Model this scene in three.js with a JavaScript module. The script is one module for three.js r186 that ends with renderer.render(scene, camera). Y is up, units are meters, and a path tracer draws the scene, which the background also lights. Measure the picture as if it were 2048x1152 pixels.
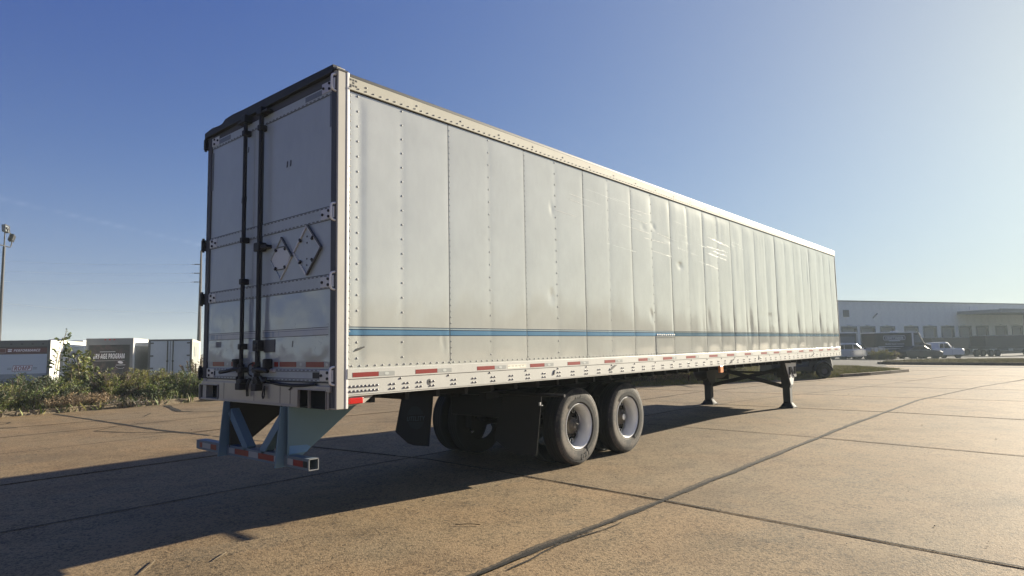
import * as THREE from 'three';
import { mergeGeometries } from 'three/addons/utils/BufferGeometryUtils.js';
import { RoundedBoxGeometry } from 'three/addons/geometries/RoundedBoxGeometry.js';
import { TextGeometry } from 'three/addons/geometries/TextGeometry.js';
import { FontLoader } from 'three/addons/loaders/FontLoader.js';

// ---------------------------------------------------------------- camera, sky, sun, exposure
// x runs along the trailer towards its front, z towards its right-hand side, ground at y = 0.
const scene = new THREE.Scene();
const camera = new THREE.PerspectiveCamera(48.288, 16 / 9, 0.1, 6000);
camera.rotation.order = 'YXZ';
camera.position.set(-3.3452, 1.5706, 4.8202);
camera.rotation.set(0.0921, -0.8595, -0.0189);

const renderer = new THREE.WebGLRenderer({ antialias: true });
renderer.toneMapping = THREE.LinearToneMapping;
const EXPOSURE = 3.2;
renderer.toneMappingExposure = EXPOSURE;
renderer.shadowMap.enabled = true;

const SUN = new THREE.Vector3(3.47, 1, 0.80).normalize();
const sun = new THREE.DirectionalLight(new THREE.Color(1, 0.90, 0.73), 5);
sun.position.copy(SUN).multiplyScalar(120).add(new THREE.Vector3(8, 0, -4));
sun.target.position.set(8, 0, -4);
sun.castShadow = true;
sun.shadow.radius = 1;
sun.shadow.mapSize.set(4096, 4096);
Object.assign(sun.shadow.camera, { left: -70, right: 70, top: 50, bottom: -50, near: 1, far: 320 });
scene.add(sun, sun.target);

// clear late-afternoon air: deep blue overhead, pale at the horizon, a wide bright glow round the low sun
const SKY = { zen: [0.004, 0.010, 0.285], mid: [0.122, 0.405, 0.93], hor: [0.50, 0.45, 0.31], g1: [0.90, 0.68, 0.067], g2: [0.0735, 0.2995, 0.50] };
{
  const w = 2048, h = 1024, data = new Float32Array(w * h * 4);
  const c0 = camera.quaternion;
  const dir = (px, py) => new THREE.Vector3((px - 1024) / 1285, -(py - 576) / 1285, -1).applyQuaternion(c0).normalize();
  // a thin old vapour trail high in the west
  const ta = dir(-420, 300), tb = dir(640, 545), tn = new THREE.Vector3().crossVectors(ta, tb).normalize(), tm = ta.clone().add(tb).normalize(), tr = tm.dot(ta);
  const d = new THREE.Vector3();
  for (let j = 0; j < h; j++) {
    const el = ((j + 0.5) / h - 0.5) * Math.PI, ce = Math.cos(el), e = Math.max(el, 0);
    const fh = Math.exp(-e / 0.1412), fm = Math.exp(-Math.pow(e / 0.2562, 1.3));
    for (let i = 0; i < w; i++) {
      const az = ((i + 0.5) / w - 0.5) * 2 * Math.PI;
      d.set(Math.cos(az) * ce, Math.sin(el), Math.sin(az) * ce);
      const g = Math.acos(Math.min(1, Math.max(-1, d.dot(SUN)))) * 180 / Math.PI;
      const g1 = Math.exp(-Math.pow(g / 23.7, 1.15)), g2 = Math.exp(-g / 51);
      const back = 0.70 + 0.30 * Math.exp(-g / 60);
      let t = 0;
      if (d.dot(tm) > tr) { const off = Math.abs(d.dot(tn)) / 0.0011; if (off < 3) t = 0.10 * Math.exp(-off * off) * (0.6 + 0.4 * Math.sin(az * 90) * Math.sin(az * 37 + 1)); }
      const k = (j * w + i) * 4;
      for (let c = 0; c < 3; c++) {
        let v = SKY.zen[c] + (SKY.mid[c] - SKY.zen[c]) * fm * 0.75;
        v += (SKY.hor[c] - v) * fh * 0.85;
        v = v * back + g1 * SKY.g1[c] + g2 * SKY.g2[c] + t;
        data[k + c] = Math.max(v, 0) / EXPOSURE;
      }
      data[k + 3] = 1;
    }
  }
  const sky = new THREE.DataTexture(data, w, h, THREE.RGBAFormat, THREE.FloatType);
  sky.mapping = THREE.EquirectangularReflectionMapping;
  sky.magFilter = sky.minFilter = THREE.LinearFilter;
  sky.needsUpdate = true;
  scene.background = sky; scene.environment = sky;
}

// ---------------------------------------------------------------- helpers
function rng(seed) { let s = seed >>> 0; return () => { s = (s + 0x6d2b79f5) | 0; let t = Math.imul(s ^ (s >>> 15), 1 | s); t = (t + Math.imul(t ^ (t >>> 7), 61 | t)) ^ t; return ((t ^ (t >>> 14)) >>> 0) / 4294967296; }; }
const V = (x, y, z) => new THREE.Vector3(x, y, z);
const lin = (r, g, b) => new THREE.Color().setRGB(r, g, b);
const sm = (a, b, x) => { const t = Math.min(1, Math.max(0, (x - a) / (b - a))); return t * t * (3 - 2 * t); };
const hash = (x, y, s = 0) => { let h = Math.imul(x | 0, 374761393) + Math.imul(y | 0, 668265263) + Math.imul(s | 0, 974634777); h = Math.imul(h ^ (h >>> 13), 1274126177); return ((h ^ (h >>> 16)) >>> 0) / 4294967296; };
function vnoise(x, y, s = 0, period = 0) {
  const xi = Math.floor(x), yi = Math.floor(y), fx = x - xi, fy = y - yi, u = fx * fx * (3 - 2 * fx), v = fy * fy * (3 - 2 * fy);
  const P = period ? (n) => ((n % period) + period) % period : (n) => n;
  const a = hash(P(xi), P(yi), s), b = hash(P(xi + 1), P(yi), s), c = hash(P(xi), P(yi + 1), s), d = hash(P(xi + 1), P(yi + 1), s);
  return a + (b - a) * u + (c - a) * v + (a - b - c + d) * u * v;
}
function fbm(x, y, oct = 4, s = 0, period = 0) { let a = 0.5, r = 0, n = 0; for (let o = 0; o < oct; o++) { r += a * vnoise(x, y, s + o * 17, period); n += a; a *= 0.5; x *= 2; y *= 2; period *= 2; } return r / n; }
const toS = (c) => Math.round(255 * Math.min(1, Math.max(0, c <= 0.0031308 ? 12.92 * c : 1.055 * Math.pow(c, 1 / 2.4) - 0.055)));
function dataTex(n, fn, srgb = true, metres = 1) {
  const d = new Uint8Array(n * n * 4);
  for (let j = 0; j < n; j++) for (let i = 0; i < n; i++) { const c = fn(i / n, j / n), k = (j * n + i) * 4; for (let q = 0; q < 3; q++) d[k + q] = srgb ? toS(c[q]) : Math.round(255 * Math.min(1, Math.max(0, c[q]))); d[k + 3] = 255; }
  const t = new THREE.DataTexture(d, n, n); t.wrapS = t.wrapT = THREE.RepeatWrapping; t.magFilter = THREE.LinearFilter; t.minFilter = THREE.LinearMipmapLinearFilter; t.generateMipmaps = true;
  if (srgb) t.colorSpace = THREE.SRGBColorSpace;
  t.repeat.set(1 / metres, 1 / metres); t.needsUpdate = true; return t;
}
function canvasTex(w, h, draw) { const c = document.createElement('canvas'); c.width = w; c.height = h; const g = c.getContext('2d'); draw(g, w, h); const t = new THREE.CanvasTexture(c); t.colorSpace = THREE.SRGBColorSpace; return t; }
function metricUV(g) {
  const p = g.attributes.position, n = g.attributes.normal, uv = new Float32Array(p.count * 2);
  for (let i = 0; i < p.count; i++) {
    const ax = Math.abs(n.getX(i)), ay = Math.abs(n.getY(i)), az = Math.abs(n.getZ(i));
    const [u, v] = ay >= ax && ay >= az ? [p.getX(i), p.getZ(i)] : ax >= az ? [p.getZ(i), p.getY(i)] : [p.getX(i), p.getY(i)];
    uv[2 * i] = u; uv[2 * i + 1] = v;
  }
  g.setAttribute('uv', new THREE.BufferAttribute(uv, 2)); return g;
}
function clean(g) { const q = g.index ? g.toNonIndexed() : g; for (const k of Object.keys(q.attributes)) if (!['position', 'normal', 'uv'].includes(k)) q.deleteAttribute(k); q.morphAttributes = {}; return q; }
const box = (x0, x1, y0, y1, z0, z1, r = 0) => {
  const w = Math.abs(x1 - x0), h = Math.abs(y1 - y0), d = Math.abs(z1 - z0), rr = Math.min(r, w * 0.45, h * 0.45, d * 0.45);
  const g = rr > 0 ? new RoundedBoxGeometry(w, h, d, 1, rr) : new THREE.BoxGeometry(w, h, d);
  return g.translate((x0 + x1) / 2, (y0 + y1) / 2, (z0 + z1) / 2);
};
function alongY(g, a, b) { const dir = b.clone().sub(a), q = new THREE.Quaternion().setFromUnitVectors(V(0, 1, 0), dir.clone().normalize()), m = a.clone().add(b).multiplyScalar(0.5); return g.applyQuaternion(q).translate(m.x, m.y, m.z); }
const rod = (a, b, r, r2 = r, seg = 12) => alongY(new THREE.CylinderGeometry(r2, r, a.distanceTo(b), seg), a, b);
function bar(a, b, w, h) { // a rectangular bar from a to b, w across (level), h the other way
  const dir = b.clone().sub(a), L = dir.length(); dir.normalize();
  const side = Math.abs(dir.y) > 0.99 ? V(1, 0, 0) : V(0, 1, 0).cross(dir).normalize(), up = dir.clone().cross(side).normalize(), m = a.clone().add(b).multiplyScalar(0.5);
  return new THREE.BoxGeometry(w, h, L).applyMatrix4(new THREE.Matrix4().makeBasis(side, up, dir).setPosition(m));
}
function tube(pts, r, seg = 24, rad = 6) { return new THREE.TubeGeometry(new THREE.CatmullRomCurve3(pts), seg, r, rad); }
function prism(pts, depth, bevel = 0) { // outline in xy, extruded along +z
  const s = new THREE.Shape(pts.map(([x, y]) => new THREE.Vector2(x, y)));
  return new THREE.ExtrudeGeometry(s, { depth, bevelEnabled: bevel > 0, bevelSize: bevel, bevelThickness: bevel, bevelSegments: 1, steps: 1 });
}
const numbers = new Map();
function numbered(name) { const n = numbers.get(name) ?? 0; numbers.set(name, n + 1); return n ? `${name}_${String(n).padStart(3, '0')}` : name; }
function obj(name, geos, mat, parent = scene) {
  const list = (Array.isArray(geos) ? geos : [geos]).map(clean);
  const m = new THREE.Mesh(metricUV(list.length > 1 ? mergeGeometries(list) : list[0]), mat);
  m.name = parent === scene ? numbered(name) : name; m.castShadow = m.receiveShadow = true; parent.add(m); return m;
}
function raw(name, geo, mat, parent = scene) { const m = new THREE.Mesh(geo, mat); m.name = parent === scene ? numbered(name) : name; m.castShadow = m.receiveShadow = true; parent.add(m); return m; }
function thing(name, label, category, pos = [0, 0, 0], turn = 0, group) { const o = new THREE.Group(); o.name = numbered(name); o.position.set(...pos); o.rotation.y = turn; scene.add(o); o.userData = { label, category }; if (group) o.userData.group = group; return o; }
function holder(name, parent) { const o = new THREE.Group(); o.name = name; parent.add(o); return o; }
function tag(o, label, category, group, kind) { o.userData.label = label; if (category) o.userData.category = category; if (group) o.userData.group = group; if (kind) o.userData.kind = kind; return o; }
const font = await new FontLoader().loadAsync('fonts/droid/droid_sans_bold.typeface.json');

// ---------------------------------------------------------------- materials
const std = (color, roughness = 0.6, metalness = 0, more = {}) => new THREE.MeshStandardMaterial({ color, roughness, metalness, ...more });
const phys = (color, roughness, metalness, more) => new THREE.MeshPhysicalMaterial({ color, roughness, metalness, specularIntensity: 0.45, ...more });
const grime = dataTex(512, (u, v) => { const n = fbm(u * 6, v * 6, 5, 3, 6), f = fbm(u * 60, v * 24, 3, 9, 0); const k = 0.86 + 0.16 * n + 0.06 * (f - 0.5); return [k, k, k * 0.995]; }, true, 2.2);
const roughNoise = dataTex(512, (u, v) => { const n = fbm(u * 8, v * 8, 5, 31, 8); return [1, 0.7 + 0.6 * n, 1]; }, false, 1.7);
const aggregate = dataTex(2048, (u, v) => {
  const n = 2048, x = Math.floor(u * n), y = Math.floor(v * n);
  const f = fbm(u * 256, v * 256, 3, 5, 256), g = fbm(u * 12, v * 12, 5, 8, 12), q = vnoise(u * 520, v * 520, 77, 520), s = hash(x >> 1, y >> 1, 4);
  const m = vnoise(u * 150, v * 150, 99, 150), w = fbm(u * 40, v * 40, 3, 61, 40); let k = 0.80 + 0.85 * (f - 0.5) + 0.34 * (g - 0.5) + 0.8 * (q - 0.5) + 0.62 * (m - 0.5) + 0.25 * (w - 0.5);
  const hue = fbm(u * 7 + 2, v * 7 + 5, 3, 121, 7) - 0.5; let r = k * (1.02 + 0.10 * hue), gg = k * (1 - 0.02 * hue), b = k * (0.97 - 0.10 * hue);
  if (hash(x >> 2, y >> 2, 14) > 0.9985) { r *= 1.5; gg *= 1.5; b *= 1.5; } else if (hash(x >> 2, y >> 2, 15) > 0.9975) { r *= 0.4; gg *= 0.38; b *= 0.36; } if (s > 0.9965) { r *= 1.5; gg *= 1.5; b *= 1.5; } else if (s < 0.004) { r *= 0.45; gg *= 0.42; b *= 0.4; }
  const st = sm(0.62, 0.72, fbm(u * 5 + 3.3, v * 5 + 1.7, 4, 44, 5)); // weathered grey patches
  r *= 1 - 0.10 * st; gg *= 1 - 0.05 * st; b *= 1 + 0.02 * st;
  return [r, gg, b];
}, true, 3.1);
const aggBump = dataTex(1024, (u, v) => { const f = 0.55 * vnoise(u * 256, v * 256, 5, 256) + 0.45 * vnoise(u * 110, v * 110, 15, 110); return [f, f, f]; }, false, 1.55);
const M = {
  concrete: [0, 1, 2].map((i) => phys(lin(...[[0.242, 0.174, 0.096], [0.232, 0.169, 0.095], [0.248, 0.176, 0.095]][i]), 0.82, 0, { map: aggregate, bumpMap: aggBump, bumpScale: 0.0026, vertexColors: true })),
  kerb: std(lin(0.24, 0.19, 0.125), 0.95, 0, { map: aggregate, bumpMap: aggBump, bumpScale: 0.004 }),
  tar: phys(lin(0.022, 0.018, 0.014), 0.97, 0, { bumpMap: aggBump, bumpScale: 0.006 }),
  dust: phys(lin(0.085, 0.066, 0.045), 1, 0, { map: aggregate }),
  base: phys(lin(0.008, 0.007, 0.006), 1, 0, {}),
  asphalt: phys(lin(0.036, 0.035, 0.033), 0.95, 0, { map: aggregate, bumpMap: aggBump, bumpScale: 0.004 }),
  panel: new THREE.MeshPhysicalMaterial({ color: lin(0.62, 0.62, 0.565), roughness: 0.085, metalness: 0.36, map: grime }),
  rail: new THREE.MeshPhysicalMaterial({ color: lin(0.52, 0.515, 0.47), roughness: 0.4, map: grime, clearcoat: 0.3, clearcoatRoughness: 0.25 }),
  toprail: new THREE.MeshPhysicalMaterial({ color: lin(0.42, 0.405, 0.335), roughness: 0.75, map: grime }),
  post: std(lin(0.43, 0.41, 0.36), 0.45, 0.1, { map: grime }),
  postedge: std(lin(0.82, 0.80, 0.76), 0.3, 0.1),
  rivet: std(lin(0.30, 0.30, 0.285), 0.65, 0),
  steel: std(lin(0.38, 0.37, 0.36), 0.38, 0.55, { map: grime, roughnessMap: roughNoise }),
  door: new THREE.MeshPhysicalMaterial({ color: lin(0.42, 0.48, 0.485), roughness: 0.4, map: grime, clearcoat: 0.35, clearcoatRoughness: 0.15 }),
  band: std(lin(0.42, 0.48, 0.485), 0.4, 0, { map: grime }),
  black: std(lin(0.007, 0.007, 0.009), 0.6),
  rubber: std(lin(0.012, 0.012, 0.012), 0.85),
  under: std(lin(0.010, 0.010, 0.011), 0.8),
  gear: std(lin(0.022, 0.022, 0.022), 0.75, 0, { map: grime }),
  pit: std(lin(0.003, 0.003, 0.0035), 0.9),
  beamEnd: std(lin(0.20, 0.205, 0.205), 0.5, 0.2),
  gasket: std(lin(0.05, 0.052, 0.06), 0.6),
  hinge: std(lin(0.55, 0.54, 0.52), 0.4, 0.3),
  chrome: std(lin(0.72, 0.72, 0.72), 0.2, 0.9),
  blueSteel: std(lin(0.13, 0.225, 0.285), 0.6, 0.2, { map: grime }),
  plateSteel: std(lin(0.13, 0.22, 0.26), 0.6, 0.2, { map: grime }),
  bluePaint: std(lin(0.11, 0.25, 0.42), 0.55),
  redTape: std(lin(0.22, 0.012, 0.008), 0.35), whiteTape: std(lin(0.33, 0.34, 0.32), 0.35), tapeOval: std(lin(0.5, 0.52, 0.48), 0.35),
  redLens: new THREE.MeshPhysicalMaterial({ color: lin(0.55, 0.012, 0.008), roughness: 0.2, clearcoat: 0.8 }),
  amberLens: new THREE.MeshPhysicalMaterial({ color: lin(0.75, 0.22, 0.03), roughness: 0.25, clearcoat: 0.8 }),
  white: std(lin(0.74, 0.74, 0.71), 0.45, 0, { map: grime }),
  rim: new THREE.MeshPhysicalMaterial({ color: lin(0.80, 0.80, 0.78), roughness: 0.35, clearcoat: 0.4, map: grime }),
  hub: std(lin(0.055, 0.045, 0.035), 0.6, 0.2),
  darkPlate: std(lin(0.09, 0.095, 0.10), 0.5, 0.3),
  marker: std(lin(0.14, 0.16, 0.175), 0.4),
  glass: std(lin(0.02, 0.025, 0.03), 0.08),
  carWhite: new THREE.MeshPhysicalMaterial({ color: lin(0.62, 0.63, 0.63), roughness: 0.35, clearcoat: 0.8, clearcoatRoughness: 0.05 }),
  carSilver: new THREE.MeshPhysicalMaterial({ color: lin(0.46, 0.47, 0.48), roughness: 0.35, metalness: 0.2, clearcoat: 0.8, clearcoatRoughness: 0.05 }),
  cartBlack: std(lin(0.012, 0.012, 0.013), 0.55),
  carDark: new THREE.MeshPhysicalMaterial({ color: lin(0.03, 0.033, 0.036), roughness: 0.3, clearcoat: 1, clearcoatRoughness: 0.05 }),
  soil: std(lin(0.12, 0.085, 0.05), 1, 0, { map: aggregate }),
  field: std(lin(0.15, 0.13, 0.085), 1, 0, { map: aggregate }),
  leaf: new THREE.MeshPhysicalMaterial({ color: 0xffffff, roughness: 0.75, vertexColors: true, side: THREE.DoubleSide, transmission: 0.35, thickness: 0 }),
  stalk: std(lin(0.11, 0.085, 0.05), 0.9),
};
const ovalGeo = new THREE.CylinderGeometry(0.5, 0.5, 1, 14);

// ---------------------------------------------------------------- ground
const terrain = (x, z) => {
  const north = sm(-18.2, -25, z) * (1 - sm(12, 26, x));
  return -0.06 - 1.5 * north - 0.95 * sm(36, 116, x + 0.25 * z);
};
{
  const axis = (a, b, near0, near1, step, far) => { const r = []; for (let t = near0; t <= near1; t += step) r.push(t); let s = step, t = near1; while (t < b) { s *= far; t += s; r.push(Math.min(t, b)); } s = step; t = near0; while (t > a) { s *= far; t -= s; r.unshift(Math.max(t, a)); } return r; };
  const xs = axis(-420, 520, -24, 130, 2, 1.5), zs = axis(-480, 420, -44, 24, 1, 1.5);
  const pos = [], uv = [], idx = [];
  for (const z of zs) for (const x of xs) { pos.push(x, terrain(x, z), z); uv.push(x, z); }
  const nx = xs.length;
  for (let j = 0; j < zs.length - 1; j++) for (let i = 0; i < nx - 1; i++) { const a = j * nx + i; idx.push(a, a + nx, a + 1, a + 1, a + nx, a + nx + 1); }
  const g = new THREE.BufferGeometry(); g.setAttribute('position', new THREE.Float32BufferAttribute(pos, 3)); g.setAttribute('uv', new THREE.Float32BufferAttribute(uv, 2)); g.setIndex(idx); g.computeVertexNormals();
  tag(raw('ground', g, M.field), 'dry brown earth beyond the paved yard', null, null, 'structure');
}
// a sheet that follows the terrain, inside an outline
function sheet(name, outline, lift, step, mat, wob = 0, seed = 1) {
  const inside = (x, z) => { let c = false; for (let i = 0, j = outline.length - 1; i < outline.length; j = i++) { const [a, b] = outline[i], [p, q] = outline[j]; if ((b > z) !== (q > z) && x < ((p - a) * (z - b)) / (q - b) + a) c = !c; } return c; };
  const shape = new THREE.Shape(outline.map(([x, z]) => new THREE.Vector2(x, z)));
  let g = new THREE.ShapeGeometry(shape); g = g.toNonIndexed();
  let tris = []; const p = g.attributes.position; for (let i = 0; i < p.count; i++) tris.push([p.getX(i), p.getY(i)]);
  // split long edges until the sheet is fine enough
  let list = []; for (let i = 0; i < tris.length; i += 3) list.push([tris[i], tris[i + 1], tris[i + 2]]);
  for (let pass = 0; pass < 14; pass++) { const out = []; let cut = false; for (const [a, b, c] of list) { const L = [[a, b, c], [b, c, a], [c, a, b]].map(([q, r, s]) => [Math.hypot(q[0] - r[0], q[1] - r[1]), q, r, s]).sort((m, n) => n[0] - m[0])[0]; if (L[0] > step) { const m = [(L[1][0] + L[2][0]) / 2, (L[1][1] + L[2][1]) / 2]; out.push([L[1], m, L[3]], [m, L[2], L[3]]); cut = true; } else out.push([a, b, c]); } list = out; if (!cut) break; }
  const pos = [], uv = [];
  for (const t of list) { const [a, b, c] = t; const up = (b[0] - a[0]) * (c[1] - a[1]) - (b[1] - a[1]) * (c[0] - a[0]) < 0 ? [a, b, c] : [a, c, b]; for (const [x, z] of up) { pos.push(x, (typeof lift === 'function' ? lift(x, z) : terrain(x, z) + lift) + wob * (fbm(x * 0.7, z * 0.7, 3, seed) - 0.5), z); uv.push(x, z); } }
  const q = new THREE.BufferGeometry(); q.setAttribute('position', new THREE.Float32BufferAttribute(pos, 3)); q.setAttribute('uv', new THREE.Float32BufferAttribute(uv, 2)); q.computeVertexNormals();
  const m = raw(name, q, mat); m.userData.inside = undefined; delete m.userData.inside; return Object.assign(m, { inside });
}
// the edge of the concrete yard: kerb on the far side, turning in behind the trailer
const EDGE = [[-26, -15.5], [-12, -15.9], [0, -16.4], [6, -16.85], [9.5, -16.4], [12.5, -13.8], [15.5, -10.2], [18.9, -7.4], [23, -5.2], [26.2, -3.3], [30, -2.1], [33.6, -1.35]];
const edgeZ = (x) => { for (let i = 0; i < EDGE.length - 1; i++) { const [a, b] = EDGE[i], [c, d] = EDGE[i + 1]; if (x >= a && x <= c) return b + ((d - b) * (x - a)) / (c - a); } return x < EDGE[0][0] ? EDGE[0][1] : 99; };

// concrete yard: one slab per mesh, tar in the joints
const pavement = new THREE.Group(); pavement.name = 'pavement'; pavement.userData = { kind: 'structure', label: 'tan concrete yard of large cast slabs with tar-filled joints' }; scene.add(pavement);
const poly = (pts) => (x) => { if (x <= pts[0][0]) return pts[0][1]; for (let i = 0; i < pts.length - 1; i++) if (x <= pts[i + 1][0]) return pts[i][1] + ((pts[i + 1][1] - pts[i][1]) * (x - pts[i][0])) / (pts[i + 1][0] - pts[i][0]); return pts[pts.length - 1][1]; };
const LONG = [[[-30, 14.4], [50, 15.6]], [[-30, 9.9], [50, 11.6]], [[-30, 5.7], [20, 5.9], [30, 7.6], [45, 9.0]], [[-30, 1.55], [10, 1.6], [16.5, 1.75], [22.6, 2.5], [27.4, 3.4], [45, 6.0]], [[-30, -2.53], [2, -2.57], [11, -2.4], [14.5, -1.95], [16.8, -1.48], [20, -0.75], [27.5, 0.45], [45, 3.0]], [[-30, -5.5], [5, -5.2], [13, -4.57], [16.5, -4.5], [22, -3.6], [27, -2.4], [45, 0.0]], [[-30, -8.35], [0, -8.45], [3, -8.57], [6, -8.45], [12, -7.6], [22, -6.5], [45, -4]], [[-30, -11.0], [0, -11.1], [4, -11.4], [45, -10]], [[-30, -13.4], [0, -13.15], [4, -12.7], [45, -12]], [[-30, -17.2], [50, -17.6]]].map(poly);
const CROSS = [[[-17.2, -26], [15, -26]], [[-17.2, -19], [15, -19.4]], [[-17.2, -13], [15, -13]], [[-17.2, -7.7], [15, -8.2]], [[-17.2, -3.1], [15, -3.1]], [[-17.2, 1.85], [-9.3, 2.1], [-2.2, 2.94], [1.5, 2.69], [4.47, 2.37], [15, 1.7]], [[-17.2, 8.3], [-0.25, 8.15], [1.6, 8.05], [4.2, 7.7], [15, 7.2]], [[-17.2, 13], [1.9, 12.85], [4, 12.55], [15, 12]], [[-17.2, 17.2], [15, 17.05]], [[-17.2, 21.7], [15, 21.3]], [[-17.2, 26], [15, 25.9]], [[-17.2, 30.6], [15, 30.6]], [[-17.2, 35.4], [15, 35.4]], [[-17.2, 40.2], [15, 40.2]]].map(poly);
const wob = (s, t) => 0.012 * (vnoise(t * 1.3, s, 5) - 0.5) * 2;
{
  const cross = (i, j) => { let x = CROSS[i](0), z = 0; for (let k = 0; k < 4; k++) { z = LONG[j](x); x = CROSS[i](z); } return [x, z]; };
  const r = rng(12);
  for (let i = 0; i < CROSS.length - 1; i++) for (let j = 0; j < LONG.length - 1; j++) {
    const n = 22, gap = 0.009, P = [];
    const c00 = cross(i, j), c10 = cross(i + 1, j), c01 = cross(i, j + 1), c11 = cross(i + 1, j + 1);
    const cx = (c00[0] + c11[0]) / 2; if (c00[1] < edgeZ(cx) - 1.5 && cx < 34) continue;
    const wide = j === 2 || j === 3 ? 0.028 : gap, lift = (r() - 0.5) * 0.006, tone = 0.95 + 0.09 * r();
    for (let b = 0; b <= n; b++) for (let a = 0; a <= n; a++) {
      const u = a / n, v = b / n;
      let x = cx, z = 0;
      for (let k = 0; k < 4; k++) { z = (LONG[j](x) + wob(j, x)) * (1 - v) + (LONG[j + 1](x) + wob(j + 1, x)) * v; x = CROSS[i](z) * (1 - u) + CROSS[i + 1](z) * u; }
      if (a === 0) x += gap; if (a === n) x -= gap;
      if (b === 0) z -= j === 3 ? 0.016 : gap; if (b === n) z += j === 2 ? 0.016 : gap;
      P.push([x, lift, z]);
    }
    const pos = [], col = [], uv = [], idx = [], N = n + 1;
    const add = ([x, y, z]) => { pos.push(x, y, z); uv.push(x + 0.37 * i, z + 0.23 * j); const st = sm(0.60, 0.74, fbm(x * 1.1 + 31, z * 1.1 + 7, 4, 88)) * 0.20 + sm(0.66, 0.72, fbm(x * 2.3 + 3, z * 2.3 + 17, 3, 89)) * 0.14, k = tone * (0.88 + 0.28 * fbm(x * 0.55 + 9, z * 0.55 + 4, 4, 21)) * (1 - st), w = fbm(x * 0.9 + 40, z * 0.9, 3, 61); col.push(k * (1 + 0.07 * (w - 0.5)), k, k * (1 - 0.10 * (w - 0.5))); };
    for (const q of P) add(q);
    for (let b = 0; b < n; b++) for (let a = 0; a < n; a++) { const k = b * N + a; idx.push(k, k + 1, k + N, k + 1, k + N + 1, k + N); }
    const ring = []; for (let a = 0; a <= n; a++) ring.push(a); for (let b = 1; b <= n; b++) ring.push(b * N + n); for (let a = n - 1; a >= 0; a--) ring.push(n * N + a); for (let b = n - 1; b > 0; b--) ring.push(b * N);
    const s0 = pos.length / 3; for (const k of ring) { add(P[k]); add([P[k][0], -0.05, P[k][2]]); }
    for (let k = 0; k < ring.length; k++) { const q = s0 + 2 * k, t = s0 + 2 * ((k + 1) % ring.length); idx.push(q, t, q + 1, t, t + 1, q + 1); }
    const g = new THREE.BufferGeometry(); g.setAttribute('position', new THREE.Float32BufferAttribute(pos, 3)); g.setAttribute('color', new THREE.Float32BufferAttribute(col, 3)); g.setAttribute('uv', new THREE.Float32BufferAttribute(uv, 2)); g.setIndex(idx);
    const flat = g.toNonIndexed(); flat.computeVertexNormals();
    // upward normals on the top whatever the winding
    const nn = flat.attributes.normal, top = n * n * 6; for (let k = 0; k < top; k++) nn.setXYZ(k, 0, 1, 0);
    raw('concrete_slab', flat, M.concrete[(i * 5 + j * 3) % 3], pavement);
  }
  const under = new THREE.PlaneGeometry(68, 34).rotateX(-Math.PI / 2).translate(8, -0.022, -1.2); raw('joint_filler', under, M.base, pavement);
}
// tar beads and cracks lying on the slabs
function ribbon(pts, width, y = 0.006, seed = 1, rough = 0.5, step = 0.06) {
  const pos = [], idx = []; let L = 0; const r = rng(seed), line = [];
  for (let i = 0; i < pts.length - 1; i++) { const [a, b] = pts[i], [c, d] = pts[i + 1], l = Math.hypot(c - a, d - b), n = Math.max(1, Math.round(l / step)); for (let k = 0; k < n; k++) line.push([a + ((c - a) * k) / n, b + ((d - b) * k) / n]); } line.push(pts[pts.length - 1]);
  line.forEach(([x, z], i) => { const q = line[Math.max(0, i - 1)], t = line[Math.min(line.length - 1, i + 1)], dx = t[0] - q[0], dz = t[1] - q[1], l = Math.hypot(dx, dz) || 1; L += step; const w = 0.5 * width * (1 - rough + rough * 2 * fbm(L * 2.2, seed, 3, seed)), j = 0.25 * width * (fbm(L * 1.1, seed + 7, 3, seed + 3) - 0.5) * 2, e1 = width * rough * 0.35 * (r() - 0.5), e2 = width * rough * 0.35 * (r() - 0.5); const ox = -dz / l, oz = dx / l; pos.push(x + ox * (w + j + e1), y, z + oz * (w + j + e1), x + ox * j, y + 0.0015, z + oz * j, x - ox * (w - j + e2), y, z - oz * (w - j + e2)); });
  for (let i = 0; i < line.length - 1; i++) { const a = 3 * i; idx.push(a, a + 1, a + 3, a + 1, a + 4, a + 3, a + 1, a + 2, a + 4, a + 2, a + 5, a + 4); }
  const g = new THREE.BufferGeometry(); g.setAttribute('position', new THREE.Float32BufferAttribute(pos, 3)); g.setIndex(idx); g.computeVertexNormals(); const n = g.attributes.normal; let up = 0; for (let i = 0; i < n.count; i++) up += n.getY(i); if (up < 0) { g.setIndex(idx.reverse()); g.computeVertexNormals(); } g.setAttribute('uv', new THREE.Float32BufferAttribute(new Float32Array(pos.length / 3 * 2), 2)); return g;
}
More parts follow.
